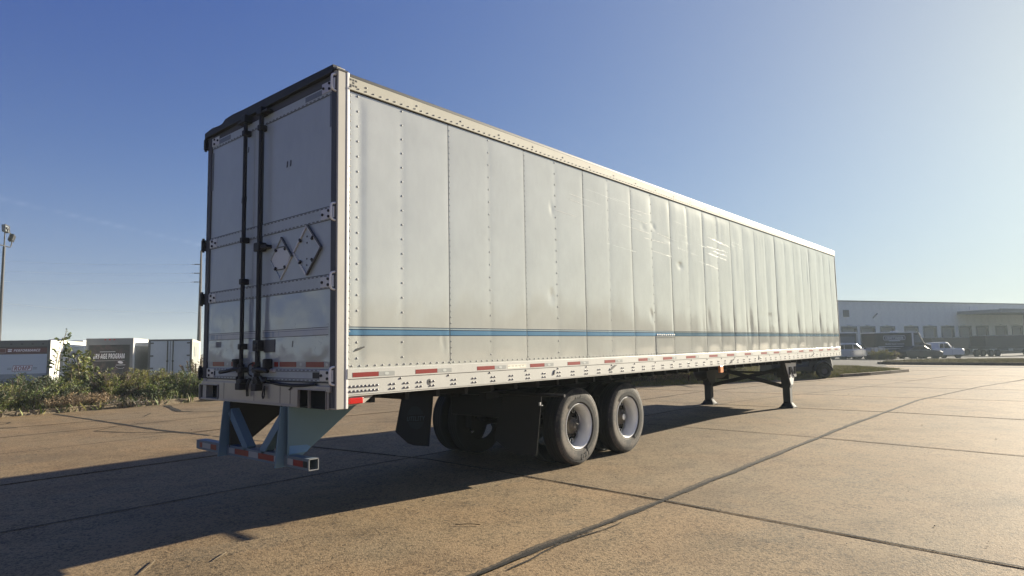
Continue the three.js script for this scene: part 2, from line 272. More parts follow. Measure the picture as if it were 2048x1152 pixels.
{
  const along = (j, x0, x1) => { const r = []; for (let x = x0; x <= x1; x += 0.25) r.push([x, LONG[j](x) + wob(j, x)]); return r; };
  const across = (i, z0, z1) => { const r = []; for (let z = z0; z <= z1; z += 0.25) r.push([CROSS[i](z), z]); return r; };
  const seam = (name, g) => obj(name, g, M.tar, pavement);
  obj('joint_dust', ribbon(along(3, -6, 34).map(([x, z]) => [x, z - 0.03]), 0.065, 0.003, 33, 0.9, 0.03), M.dust, pavement);
  seam('tar_joint', ribbon(along(3, -6, 34), 0.050, 0.005, 3, 0.8, 0.03));
  obj('joint_gap', ribbon(along(3, -6, 34).map(([x, z]) => [x, z + 0.006]), 0.028, 0.0075, 35, 0.95, 0.03), M.base, pavement);
  seam('tar_joint', ribbon(along(3, 0.2, 1.9).map(([x, z]) => [x, z + 0.075 + 0.03 * Math.sin(x * 5)]), 0.018, 0.006, 8, 0.8));
  seam('tar_joint', ribbon(along(4, -14, 30), 0.028, 0.006, 4, 0.4));
  for (const [j, w, a, b] of [[5, 0.03, -14, 28], [6, 0.03, -14, 22], [7, 0.035, -14, 15], [8, 0.03, -14, 13]]) seam('tar_joint', ribbon(along(j, a, b), w, 0.006, 20 + j, 0.5));
  for (const [i, w, a, b] of [[5, 0.026, -2.7, 9], [5, 0.09, -16.2, -7.6], [5, 0.04, -7.6, -2.7], [6, 0.026, -12, 9], [7, 0.026, -12, 9], [8, 0.028, -8, 8], [9, 0.03, -5, 8], [10, 0.03, -3, 9], [4, 0.03, -15.5, 9]]) seam('tar_joint', ribbon(across(i, a, b), w, 0.0065, 40 + i, 0.45));
  seam('tar_crack', ribbon([[4.75, -16.2], [4.45, -14.9], [4.14, -13.66], [4.3, -13.3]], 0.14, 0.006, 71, 0.7));
  seam('tar_crack', ribbon([[4.3, -13.3], [4.9, -12.5], [5.1, -11.9]], 0.05, 0.006, 72, 0.7));
  seam('tar_crack', ribbon([[0.0, -14.9], [0.6, -14.6], [0.45, -14.2], [-0.3, -13.9], [0.4, -12.9]], 0.06, 0.006, 73, 0.7));
  seam('tar_crack', ribbon([[1.9, -11.3], [1.2, -10.6], [1.6, -9.6], [2.3, -8.6]], 0.035, 0.006, 74, 0.7));
  seam('tar_crack', ribbon([[3.0, -13.0], [3.5, -13.9], [3.2, -14.3]], 0.04, 0.006, 75, 0.7));
}
// kerb stones along the far edge
{
  const k = new THREE.Group(); k.name = 'kerb'; k.userData = { kind: 'structure', label: 'low pale concrete kerb along the weed strip' }; scene.add(k);
  let step = 0; for (let x = -20; x < 11.2; x += 2.0) { const a = [x + 0.006, edgeZ(x)], b = [x + 1.994, edgeZ(x + 1.99)]; const g = bar(V(a[0], 0.06, a[1]), V(b[0], 0.06, b[1]), 0.17, 0.17); obj('kerb_stone', g, M.kerb, k); step++; }
  const tip = [[27.5, -2.85], [29.5, -2.2], [31.5, -1.75], [33.6, -1.35]]; for (let i = 0; i < tip.length - 1; i++) obj('kerb_stone', bar(V(tip[i][0], 0.05, tip[i][1]), V(tip[i + 1][0] - 0.01, 0.05, tip[i + 1][1]), 0.16, 0.16), M.kerb, k);
}
const verge = sheet('verge', [[-26, -15.6], [-12, -15.98], [0, -16.48], [6, -16.93], [9.5, -16.5], [12.5, -13.9], [15.5, -10.3], [18.9, -7.5], [23, -5.3], [26.2, -3.4], [30, -2.2], [33.6, -1.45], [36.6, -4.6], [35.4, -11.3], [28, -18], [18, -22], [-26, -22]], (x, z) => { const d = Math.min(edgeZ(Math.min(x, 33.5)) - z, 4); return 0.0 + 0.10 * sm(0, 0.5, d) + (x < 16 ? 0.12 * sm(0.5, 2.2, d) : 0.05 * sm(0.3, 3, d)) + Math.min(0, terrain(x, z) + 0.06); }, 1.1, M.soil, 0.05, 4);
verge.userData = { kind: 'structure', label: 'strip of bare brown soil behind the kerb, overgrown with weeds' };
const lot = sheet('asphalt_road', [[33.4, -1.9], [36.6, -4.7], [35.4, -11.4], [28, -18.2], [40, -52], [120, -60], [162, -4], [120, 20], [60, 20], [45.3, 2.75], [46.4, -4.8], [41, -3.6]], 0.05, 2, M.asphalt);
lot.userData = { kind: 'structure', label: 'grey asphalt road and lot before the long warehouse' };
const apron = sheet('concrete_apron', [[33.5, -1.4], [33.4, -1.9], [41, -3.6], [46.4, -4.8], [45.3, 2.75], [60, 20], [34, 20]], 0.03, 2, phys(lin(0.205, 0.145, 0.08), 0.9, 0, { map: aggregate }));
apron.userData = { kind: 'structure', label: 'pale concrete apron between the yard and the far grass island' };
const ISL = [[46.5, -4.9], [47.2, -5.3], [56, -4.0], [62.5, 1.9], [66, 12], [49, 12], [45.3, 2.7]];
const island = sheet('grass_island', ISL, (x, z) => terrain(x, z) + 0.14, 2, M.soil, 0.1, 9); island.userData = { kind: 'structure', label: 'low kerbed traffic island of mown grass before the parked vehicles' };
{
  const k = new THREE.Group(); k.name = 'kerb_001'; k.userData = { kind: 'structure', label: 'pale kerb round the far grass island' }; scene.add(k);
  for (const [a, b] of [[ISL[1], ISL[0]], [ISL[0], ISL[6]], [ISL[6], ISL[5]], [ISL[1], ISL[2]]]) obj('kerb_stone', bar(V(a[0], terrain(...a) + 0.1, a[1]), V(b[0], terrain(...b) + 0.1, b[1]), 0.18, 0.2), M.kerb, k);
}

// ---------------------------------------------------------------- the semi-trailer
const T = thing('semi_trailer', 'long grey-white dry van semi-trailer standing on the concrete yard, seen from its rear corner', 'semi-trailer');
const LEN = 16.139, W = 2.591, YR = 1.179, YB = 1.409, YT = 3.951, YC = 4.068;
const seams = [0.012]; for (let k = 0; k < 12; k++) seams.push(1.2579 + 1.2477 * k); seams.push(LEN);
// how far the skin stands out of the wall plane: pillows between the studs, oil-canning, dents
const dents = [[6.16, 3.263, 0.14, 0.022, 0.009], [6.42, 3.24, 0.20, 0.014, 0.006], [6.55, 2.87, 0.10, 0.035, 0.016], [6.42, 2.85, 0.06, 0.02, -0.006], [5.52, 2.03, 0.04, 0.06, 0.007], [3.05, 3.3, 0.03, 0.06, 0.008], [3.0, 2.2, 0.05, 0.07, 0.004], [7.6, 2.0, 0.06, 0.2, 0.006], [5.7, 3.42, 0.05, 0.02, 0.01], [5.35, 3.36, 0.07, 0.02, 0.008], [1.16, 1.64, 0.012, 0.07, 0.006], [10.6, 2.12, 0.5, 0.02, 0.008], [11.0, 2.02, 0.35, 0.02, 0.007], [9.6, 1.9, 0.1, 0.3, 0.01], [12.6, 2.0, 0.08, 0.3, 0.012], [14.4, 2.05, 0.07, 0.3, 0.012], [13.5, 3.3, 0.05, 0.4, 0.009]];
const studs = (x) => { let i = 0; while (i < seams.length - 2 && x > seams[i + 1]) i++; const t = (x - seams[i]) / (seams[i + 1] - seams[i]); return [i, t]; };
function skin(x, y) {
  const [i, t] = studs(x), far = sm(2, 11, x);
  const edge = Math.min(1, Math.min(y - YB, YT - y) / 0.16), ev = sm(0, 1, Math.max(0, edge));
  const half = t < 0.5 ? t * 2 : (t - 0.5) * 2, cell = i * 2 + (t < 0.5 ? 0 : 1);
  const amp = (0.0013 + 0.0036 * far) * (0.6 + 0.9 * hash(cell, 3, 7)) * (0.55 + 0.9 * vnoise(y * 0.9 + cell * 7.1, cell * 3.3, 5));
  const lean = 0.5 + 0.22 * (hash(cell, 9, 2) - 0.5);
  let d = amp * Math.pow(Math.sin(Math.PI * Math.pow(half, Math.log(0.5) / Math.log(lean))), 0.8);
  // the stud line itself is drawn in a little, more in some places than in others
  const stud = Math.min(half, 1 - half) * 0.62;
  d -= (0.0012 + 0.004 * far * vnoise(y * 1.6, cell * 1.7, 11)) * Math.exp(-Math.pow(stud / 0.035, 2));
  d += far * 0.010 * (fbm(x * 3.4 + 5, y * 0.55 + cell, 3, 13) - 0.5) + 0.004 * (fbm(x * 1.3, y * 1.1, 3, 19) - 0.5);
  d += far * 0.0035 * (fbm(x * 9, y * 1.3, 2, 23) - 0.5);
  if (x > 7) d += far * 0.006 * sm(2.9, 3.9, y) * (fbm(x * 7, y * 2.4, 2, 29) - 0.5);
  d = d * ev + (x < 0.35 ? -0.006 * Math.exp(-Math.pow((x - 0.14) / 0.05, 2)) * ev : 0);
  for (const [cx, cy, sx, sy, dep] of dents) { const q = Math.pow((x - cx) / sx, 2) + Math.pow((y - cy) / sy, 2); if (q < 9) d -= dep * Math.exp(-q); }
  return d;
}
function skinSheet(x0, x1, y0, y1, nx, ny, off, uvMetric = true, thick = 0) {
  const pos = [], uv = [], idx = [], N = nx + 1;
  for (let b = 0; b <= ny; b++) for (let a = 0; a <= nx; a++) { const x = x0 + ((x1 - x0) * a) / nx, y = y0 + ((y1 - y0) * b) / ny; pos.push(x, y, off + skin(x, y)); uv.push(uvMetric ? x : a / nx, uvMetric ? y : b / ny); }
  for (let b = 0; b < ny; b++) for (let a = 0; a < nx; a++) { const k = b * N + a; idx.push(k, k + 1, k + N, k + 1, k + N + 1, k + N); }
  const g = new THREE.BufferGeometry(); g.setAttribute('position', new THREE.Float32BufferAttribute(pos, 3)); g.setAttribute('uv', new THREE.Float32BufferAttribute(uv, 2)); g.setIndex(idx); g.computeVertexNormals();
  if (!thick) return g;
  const p2 = [], q = g.toNonIndexed();
  const rim = []; for (let a = 0; a < nx; a++) rim.push([a, a + 1]); for (let b = 0; b < ny; b++) rim.push([b * N + nx, (b + 1) * N + nx]); for (let a = nx; a > 0; a--) rim.push([ny * N + a, ny * N + a - 1]); for (let b = ny; b > 0; b--) rim.push([b * N, (b - 1) * N]);
  for (const [a, b] of rim) { const A = pos.slice(3 * a, 3 * a + 3), B = pos.slice(3 * b, 3 * b + 3); p2.push(...A, A[0], A[1], A[2] - thick, ...B, ...B, A[0], A[1], A[2] - thick, B[0], B[1], B[2] - thick); }
  const e = new THREE.BufferGeometry(); e.setAttribute('position', new THREE.Float32BufferAttribute(p2, 3)); e.setAttribute('uv', new THREE.Float32BufferAttribute(new Float32Array(p2.length / 3 * 2), 2)); e.computeVertexNormals();
  return mergeGeometries([q, e]);
}
obj('box_body', [box(0.0, LEN - 0.01, 1.19, 4.05, -W + 0.01, -0.022), box(0.02, LEN, 4.05, 4.075, -W + 0.03, -0.03)], std(lin(0.3, 0.3, 0.28), 0.6), T);
obj('floor_frame', [box(0.1, LEN - 0.05, 1.165, 1.19, -W + 0.03, -0.06)], M.under, T);
for (let x = 0.35; x < LEN - 0.3; x += 0.41) obj('crossmember', box(x, x + 0.05, 1.085, 1.165, -W + 0.12, -0.12), M.under, T);
for (let i = 0; i < 13; i++) raw('side_panel', skinSheet(seams[i] + 0.004, seams[i + 1] - 0.004, YB - 0.012, YT + 0.012, 40, 52, -0.004 + (i % 2) * 0.0015, true, 0.016), M.panel, T);
obj('seam_seal', seams.slice(1, 13).map((x) => box(x - 0.008, x + 0.008, YB, YT, -0.03, -0.0125)), M.black, T);
// painted stripe: two dark pin lines and a blue band
const stripeTex = canvasTex(64, 128, (g, w, h) => { g.fillStyle = '#18324a'; g.fillRect(0, 0, w, h); g.fillStyle = '#c4cac6'; g.fillRect(0, h * 0.10, w, h * 0.15); g.fillStyle = '#7f97a0'; g.fillRect(0, h * 0.14, w, h * 0.07); g.fillStyle = '#567f9c'; g.fillRect(0, h * 0.36, w, h * 0.56); for (let i = 0; i < 260; i++) { g.fillStyle = `rgba(150,175,190,${0.12 * Math.random()})`; g.fillRect(Math.random() * w, h * (0.36 + 0.5 * Math.random()), 10, 2); } });
const stripeMat = new THREE.MeshPhysicalMaterial({ map: stripeTex, roughness: 0.22, metalness: 0.25 });
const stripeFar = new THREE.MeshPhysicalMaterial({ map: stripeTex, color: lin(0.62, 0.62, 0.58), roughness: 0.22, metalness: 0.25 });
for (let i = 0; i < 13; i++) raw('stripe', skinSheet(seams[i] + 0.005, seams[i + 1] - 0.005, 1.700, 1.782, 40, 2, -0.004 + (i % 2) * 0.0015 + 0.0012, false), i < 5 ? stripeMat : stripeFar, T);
// rails
obj('bottom_rail', [box(0.0, LEN, YR, 1.318, -0.05, 0.010, 0.003), box(0.0, LEN, 1.318, YB, -0.05, 0.016, 0.003), box(0.0, LEN, YR - 0.012, YR + 0.006, -0.09, 0.006, 0.002)], M.rail, T);
obj('top_rail', [box(0.0, LEN, YT, YC, -0.05, 0.012, 0.003), box(0.0, LEN, YT - 0.001, YT + 0.012, -0.02, 0.017, 0.002)], M.toprail, T);
obj('roof_edge', [box(-0.01, LEN, YC, 4.1, -0.06, 0.010, 0.004)], M.black, T);
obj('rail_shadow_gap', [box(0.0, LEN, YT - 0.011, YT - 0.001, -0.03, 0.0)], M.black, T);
obj('front_corner', [box(LEN, LEN + 0.03, YR, 4.09, -0.14, 0.004, 0.01), box(LEN, LEN + 0.03, YR, 4.09, -W, -W + 0.14, 0.01), box(LEN, LEN + 0.02, YR, 4.08, -W + 0.14, -0.14)], M.toprail, T);
// rivets: domes too small to pick apart singly
{
  const dome = new THREE.SphereGeometry(1, 6, 3, 0, Math.PI * 2, 0, Math.PI / 2).rotateX(Math.PI / 2).toNonIndexed(); clean(dome);
  const small = [], rail = [], top = [];
  const put = (list, x, y, z, r, h = 0.5) => { const g = dome.clone(); g.scale(r, r, r * h).translate(x, y, z); list.push(g); };
  const S = (x, y) => skin(x, y) - 0.004;
  for (let i = 0; i < 13; i++) {
    const x0 = seams[i], x1 = seams[i + 1], xm = (x0 + x1) / 2;
    for (let y = YB + 0.05; y < YT; y += 0.062) if (i < 8 && !(y > 1.69 && y < 1.79)) put(small, x1 + 0.02, y, S(x1 + 0.02, y) + 0.001, 0.0075, 0.7);
    for (let y = YB + 0.09; y < YT; y += 0.142) if (!(y > 1.69 && y < 1.79)) { if (i < 7) put(small, xm, y, S(xm, y), 0.011, 0.6); if (i === 0) put(small, 0.115, y, S(0.115, y), 0.012, 0.6); }
    if (i === 0) for (let y = YB + 0.03; y < YT; y += 0.06) put(small, 0.03, y, S(0.03, y), 0.010, 0.8);
    for (let x = x0 + 0.05; x < x1; x += 0.085) if (i < 7) put(small, x, YB + 0.022, S(x, YB + 0.022), 0.010, 0.7);
  }
  for (let x = 0.03; x < 12; x += 0.085) put(top, x, YT + 0.028, 0.014, 0.008, 0.7);
  for (let x = 0.2; x < 14; x += 0.62) put(top, x, YT + 0.065, 0.012, 0.010, 0.7);
  for (let x = 0.035; x < 0.36; x += 0.042) { put(rail, x, 1.210, 0.009, 0.013, 0.8); put(rail, x, 1.252, 0.009, 0.013, 0.8); }
  for (let k = 0, x = 0.48; x < LEN - 0.1; k++, x += k < 4 ? 0.165 : 0.3) for (const dx of [0, 0.045]) { put(rail, x + dx, 1.210, 0.009, 0.012, 0.8); put(rail, x + dx, 1.252, 0.009, 0.012, 0.8); }
  for (let x = 0.6; x < LEN; x += 0.62) put(rail, x, 1.30, 0.009, 0.012, 0.8);
  obj('panel_rivets', small, M.rivet, T).userData.kind = 'stuff';
  obj('rail_rivets', rail, std(lin(0.2, 0.19, 0.18), 0.5, 0.3), T).userData.kind = 'stuff';
  obj('top_rail_rivets', top, M.rivet, T).userData.kind = 'stuff';
}
for (let a = 0; a < 3; a++) for (let b = 0; b < 3; b++) if ((a + b) % 2 === 0 || a === 1) obj('vent_hole', box(0.015 + a * 0.03, 0.033 + a * 0.03, 3.985 + b * 0.026, 4.002 + b * 0.026, 0.011, 0.0135), M.black, T);
obj('drain_hole', ovalGeo.clone().rotateX(Math.PI / 2).scale(0.05, 0.058, 0.004).translate(0.958, 1.247, 0.0105), M.black, T);
// torn and scraped marks in the lower rail and skin
for (const [x, y, s, a] of [[4.35, 1.262, 0.11, 0.5], [3.0, 1.25, 0.028, 1.2], [8.52, 1.235, 0.14, 0.6], [13.55, 1.245, 0.16, 0.5], [9.9, 1.25, 0.03, 1.3]]) obj('rail_tear', prism([[-s, -0.012], [-0.3 * s, 0.012], [0.5 * s, 0.03], [s, 0.022], [0.4 * s, 0.006], [-0.4 * s, -0.02]], 0.008, 0.001).rotateZ(a * 0.3).translate(x, y, 0.0095), M.black, T);
obj('skin_tear', prism([[-0.055, -0.018], [-0.02, 0.004], [0.05, 0.020], [0.058, 0.012], [0.0, -0.012], [-0.05, -0.026]], 0.006).translate(0.14, 1.585, skin(0.14, 1.585) - 0.002), M.black, T);
// scratches where the clear coat is gone (thin raised curls of paint)
{ const r = rng(77); for (let k = 0; k < 26; k++) { const x = 2.9 + r() * 6.4, y = 3.0 + r() * 0.75, l = 0.25 + r() * 0.7, s = -0.09 + 0.07 * r(); const pts = []; for (let q = 0; q <= 8; q++) { const xx = x + (l * q) / 8, yy = y + s * l * (q / 8) + 0.006 * (r() - 0.5); pts.push(V(xx, yy, skin(xx, yy) - 0.0036)); } obj('scratch', tube(pts, 0.0016, 8, 4), M.postedge, T); } }
// riveted repair patch with a torn paint edge
raw('repair_patch', skinSheet(5.632, 6.266, 1.412, 1.698, 24, 10, 0.001, true, 0.005), M.panel, T);
{ const r = rng(5); for (let k = 0; k < 9; k++) { const x = 5.66 + k * 0.068; obj('paint_flake', prism([[0, 0], [0.03, -0.008], [0.05, 0.004], [0.04, 0.016], [0.012, 0.018]], 0.004).translate(x, 1.715 + 0.006 * r(), skin(x, 1.71) + 0.001), M.white, T); } const list = []; for (let x = 5.65; x < 6.26; x += 0.05) for (const y of [1.43, 1.68]) list.push(new THREE.SphereGeometry(0.007, 5, 3).translate(x, y, skin(x, y) + 0.003)); for (let y = 1.45; y < 1.68; y += 0.05) for (const x of [5.65, 6.25]) list.push(new THREE.SphereGeometry(0.007, 5, 3).translate(x, y, skin(x, y) + 0.003)); obj('patch_rivets', list, M.rivet, T).userData.kind = 'stuff'; }
// reflective tape along the rail
const sideTape = [[0.054, 0.337, 0.522], [0.778, 1.06, 1.258], [1.634, 1.911, 2.102], [2.528, 2.80, 2.982], [3.274, 3.55, 3.743], [4.128, 4.40, 4.594], [5.042, 5.31, 5.491], [5.80, 6.10, 6.25], [6.60, 6.95, 7.07], [7.50, 7.85, 7.97], [8.276, 8.60, 8.705], [9.137, 9.45, 9.561], [10.02, 10.35, 10.462], [10.77, 11.10, 11.2], [11.62, 11.95, 12.06], [12.48, 12.8, 12.9], [13.25, 13.55, 13.68], [14.08, 14.4, 14.5], [14.8, 15.1, 15.2], [15.5, 15.8, 15.9]];
for (const [a, b, c] of sideTape) {
  obj('red_reflector_tape', box(a, b, 1.333, 1.374, 0.015, 0.0172), M.redTape, T);
  const w = obj('white_reflector_tape', box(b + 0.002, c, 1.333, 1.374, 0.015, 0.0172), M.whiteTape, T);
  obj('tape_emblem', ovalGeo.clone().rotateX(Math.PI / 2).scale(0.055, 0.026, 0.0015).translate((b + c) / 2, 1.3535, 0.0175), M.tapeOval, w);
}
const noteTex = canvasTex(256, 40, (g, w, h) => { g.fillStyle = '#d9d5c4'; g.fillRect(0, 0, w, h); g.fillStyle = '#8a8577'; for (let i = 0; i < 46; i++) if (i % 9 < 7) g.fillRect(6 + i * 5.2, 8 + (i % 3), 3, 9 + 6 * ((i * 7) % 3) / 2); g.strokeStyle = '#8a8577'; g.lineWidth = 2; g.strokeRect(170, 6, 80, 28); });
{ const g = new THREE.PlaneGeometry(0.33, 0.045).translate(2.29, 1.354, 0.0172); raw('data_sticker', g, std(0xffffff, 0.5, 0, { map: noteTex }), T); }

// ---- rear frame
obj('corner_post', [box(-0.108, -0.012, 1.062, 4.10, -0.088, 0.008, 0.006)], M.post, T);
obj('post_edge', [box(-0.016, 0.012, 1.062, 4.105, -0.05, 0.0125, 0.005)], M.postedge, T);
obj('post_gasket', [box(0.009, 0.016, YR, 4.05, -0.02, 0.004)], M.black, T);
obj('corner_post', [box(-0.108, 0.01, 1.062, 4.10, -W, -W + 0.088, 0.006)], M.post, T);
for (const g of [box(-0.1105, -0.1, 1.075, 4.06, -0.0875, -0.012), box(-0.1105, -0.1, 1.29, 4.06, -W + 0.004, -W + 0.0875)]) obj('door_gasket', g, M.gasket, T);
// header with its battered cap
{
  const cap = [[-2.63, 4.062], [-2.63, 4.118], [-2.45, 4.140], [-2.30, 4.128], [-2.20, 4.131], [-2.12, 4.168], [-1.95, 4.176], [-1.70, 4.168], [-1.2, 4.165], [-0.6, 4.158], [-0.045, 4.150], [-0.045, 4.088]];
  obj('header_cap', prism(cap.map(([z, y]) => [z, y]), 0.085, 0.006).rotateY(-Math.PI / 2).translate(-0.045, 0, 0), M.black, T);
  obj('header', [box(-0.10, 0, 4.003, 4.09, -W + 0.09, -0.09, 0.004)], M.gasket, T);
  obj('corner_plate', [box(-0.12, -0.02, 4.055, 4.135, -0.062, -0.004, 0.012)], M.post, T);
  obj('corner_strap', [box(-0.13, -0.0, 4.095, 4.115, -0.09, 0.012, 0.004)], M.black, T);
}
// sill with the two lamp boxes
obj('rear_sill', [box(-0.118, 0, 1.075, 1.262, -2.17, -0.60, 0.006), box(-0.118, 0, 1.226, 1.262, -0.60, -0.09, 0.004), box(-0.118, 0, 1.226, 1.262, -2.60, -2.17, 0.004), box(-0.124, 0, 1.058, 1.078, -2.6, -0.6, 0.004), box(-0.118, 0, 1.062, 1.23, -0.115, -0.09), box(-0.10, 0, 1.262, 1.285, -2.52, -0.09)], M.steel, T);
obj('sill_seam', [-2.05, -1.4, -0.9, -0.72].map((z) => box(-0.1195, -0.117, 1.085, 1.255, z - 0.003, z + 0.003)), M.darkPlate, T);
for (const [z0, z1] of [[-0.585, -0.12], [-2.635, -2.185]]) {
  const L = holder('lamp_box', T);
  obj('recess', [box(-0.03, -0.005, 1.058, 1.228, z0, z1), box(-0.10, -0.03, 1.057, 1.064, z0, z1), box(-0.10, -0.03, 1.220, 1.227, z0, z1), box(-0.10, -0.03, 1.064, 1.22, z0, z0 + 0.006), box(-0.10, -0.03, 1.064, 1.22, z1 - 0.006, z1)], M.pit, L);
  obj('frame', [box(-0.130, -0.10, 1.220, 1.228, z0, z1, 0.003), box(-0.130, -0.10, 1.057, 1.220, z0, z0 + 0.009, 0.003), box(-0.126, -0.10, 1.060, 1.220, (z0 + z1) / 2 - 0.054, (z0 + z1) / 2 - 0.047), box(-0.128, -0.10, 1.057, 1.220, z1 - 0.006, z1, 0.002)], M.steel, L);
}
// ---- doors
const doorTex = canvasTex(1024, 512, (g, w, h) => { // scuffs and fine scratches
  const r = rng(41); g.fillStyle = '#b4b8b8'; g.fillRect(0, 0, w, h);
  g.strokeStyle = 'rgba(96,98,102,0.45)'; g.lineWidth = 2; for (let i = 0; i < 16; i++) { g.beginPath(); let x = r() * w, y = h * (0.4 + 0.6 * r()); g.moveTo(x, y); for (let k = 0; k < 4; k++) { x += 50 * (r() - 0.5); y += 30 * (r() - 0.3); g.lineTo(x, y); } g.stroke(); }
  for (let i = 0; i < 40; i++) { g.fillStyle = 'rgba(90,84,76,0.5)'; g.fillRect(r() * w, r() * h, 2 + 5 * r(), 2 + 3 * r()); }
});
const doorLow = std(lin(0.92, 0.99, 1), 0.10, 0.16, { map: doorTex });
function buckled(x, y0, y1, z0, z1, Y0 = y0, Y1 = y1, Z0 = z0, Z1 = z1) { const g = new THREE.PlaneGeometry(z1 - z0, y1 - y0, 60, 36), p = g.attributes.position; for (let k = 0; k < p.count; k++) { const u = p.getX(k) + (z0 + z1) / 2, v = p.getY(k) + (y0 + y1) / 2, e = Math.min(1, Math.min(u - Z0, Z1 - u, v - Y0, Y1 - v) / 0.06); p.setZ(k, 0.014 * e * (fbm(u * 3.1 + 9, v * 3.1, 3, 51) - 0.5) + 0.004 * e * (fbm(u * 11, v * 9, 2, 52) - 0.5)); } g.computeVertexNormals(); return g.rotateY(-Math.PI / 2).translate(x, (y0 + y1) / 2, (z0 + z1) / 2); }
const blueBand = canvasTex(512, 64, (g, w, h) => { const r = rng(9); g.fillStyle = '#a9aeb0'; g.fillRect(0, 0, w, h); for (let i = 0; i < 9; i++) { const a = r(); g.fillStyle = `rgba(${80 + 60 * a | 0},${105 + 50 * a | 0},${135 + 35 * a | 0},${0.3 + 0.4 * r()})`; g.fillRect(r() * r() * w * 0.45, 10 + r() * 6, 8 + 24 * r(), h - 24); } g.fillStyle = '#242c38'; g.fillRect(0, 2, w, 5); g.fillRect(0, h - 8, w, 5); g.fillStyle = '#3a4453'; g.fillRect(0, 17, w, 3); });
const bandMat = new THREE.MeshPhysicalMaterial({ map: blueBand, roughness: 0.4, clearcoat: 0.4, clearcoatRoughness: 0.15 });
const XD = -0.096; // door faces
function planeX(x, y0, y1, z0, z1) { const g = new THREE.PlaneGeometry(z1 - z0, y1 - y0).rotateY(-Math.PI / 2).translate(x, (y0 + y1) / 2, (z0 + z1) / 2); return g; }
function makeDoor(z0, z1, hingeZ) {
  const D = holder('door', T), s = Math.sign(hingeZ - (z0 + z1) / 2);
  const levels = [[1.408, 2.122], [2.25, 2.742], [2.866, 3.905]];
  levels.forEach(([a, b], k) => { if (k) return obj('door_panel', box(XD, -0.04, a, b, z0, z1, 0.004), M.door, D); obj('door_panel', box(XD + 0.001, -0.04, a, b, z0, z1, 0.004), M.door, D); raw('door_panel', buckled(XD - 0.0030, 1.476, 2.119, z0 + 0.004, z1 - 0.004), doorLow, D); raw('stripe', buckled(XD - 0.0042, 1.705, 1.786, z0 + 0.03, z1 - 0.03, 1.476, 2.119, z0 + 0.004, z1 - 0.004), bandMat, D); });
  for (const [a, b] of [[1.296, 1.406], [2.124, 2.248], [2.744, 2.864], [3.907, 4.0]]) {
    obj('band', [box(XD - 0.004, -0.04, a, b, z0, z1, 0.004)], M.band, D);
  }
  const list = []; for (const y of [1.306, 1.396, 2.134, 2.238, 2.754, 2.854, 3.917]) for (let z = z0 + 0.04; z < z1 - 0.02; z += 0.068) list.push(box(XD - 0.0062, XD - 0.002, y - 0.005, y + 0.005, z, z + 0.034));
  obj('rivets', list, std(lin(0.15, 0.155, 0.16), 0.6), D).userData.kind = 'stuff';
  for (const y of [1.319, 1.384, 2.122, 2.2495, 2.742, 2.8655, 3.9055]) obj('band_edge', box(XD - 0.0052, XD - 0.003, y - 0.003, y + 0.003, z0 + 0.01, z1 - 0.01), M.darkPlate, D);
  obj('edge_strip', [box(XD - 0.006, -0.04, 1.296, 4.0, s > 0 ? z1 : z0 - 0.012, s > 0 ? z1 + 0.012 : z0, 0.003)], M.black, D);
  return D;
}
const doorR = makeDoor(-1.325, -0.098, -0.05), doorL = makeDoor(-2.500, -1.345, -2.55);
obj('door_seal', [box(XD - 0.003, -0.04, 1.296, 4.0, -1.343, -1.328), box(XD, -0.04, 1.285, 1.297, -2.5, -0.09)], M.black, T);
obj('edge_strip', [box(XD - 0.004, -0.05, 1.41, 3.9, -1.525, -1.512, 0.002)], M.band, doorL);
// grey marker strips, vents and small damage
obj('marker_strip', [box(XD - 0.006, XD, 3.935, 3.985, -0.54, -0.25)], M.marker, doorR);
obj('marker_strip', [box(XD - 0.006, XD, 3.60, 3.90, -0.128, -0.100)], M.marker, doorR);
obj('marker_strip', [box(XD - 0.006, XD, 3.935, 3.985, -2.34, -2.06)], M.marker, doorL);
obj('marker_strip', [box(XD - 0.006, XD, 3.42, 3.86, -2.496, -2.465)], M.marker, doorL);
for (const [z, y, d] of [[-0.80, 3.40, doorR], [-0.86, 3.40, doorR], [-1.77, 3.19, doorL], [-1.68, 3.19, doorL], [-1.65, 3.72, doorL], [-0.72, 1.64, doorR]]) obj('gouge', prism([[-0.012, -0.03], [0.006, -0.028], [0.014, 0.026], [-0.002, 0.034]], 0.004).rotateY(-Math.PI / 2).translate(XD - 0.001, y, z), M.darkPlate, d);
const stickTex = canvasTex(64, 64, (g) => { g.fillStyle = '#6a6e74'; g.fillRect(0, 0, 64, 64); g.fillStyle = '#3a3d42'; for (let y = 6; y < 60; y += 9) for (let x = 5; x < 58; x += 8) if ((x * y) % 5) g.fillRect(x, y, 6, 4); });
raw('sticker', buckled(XD - 0.0042, 1.628, 1.690, -2.30, -2.17, 1.476, 2.119, -2.496, -1.349), std(0xffffff, 0.5, 0, { map: stickTex }), doorL);
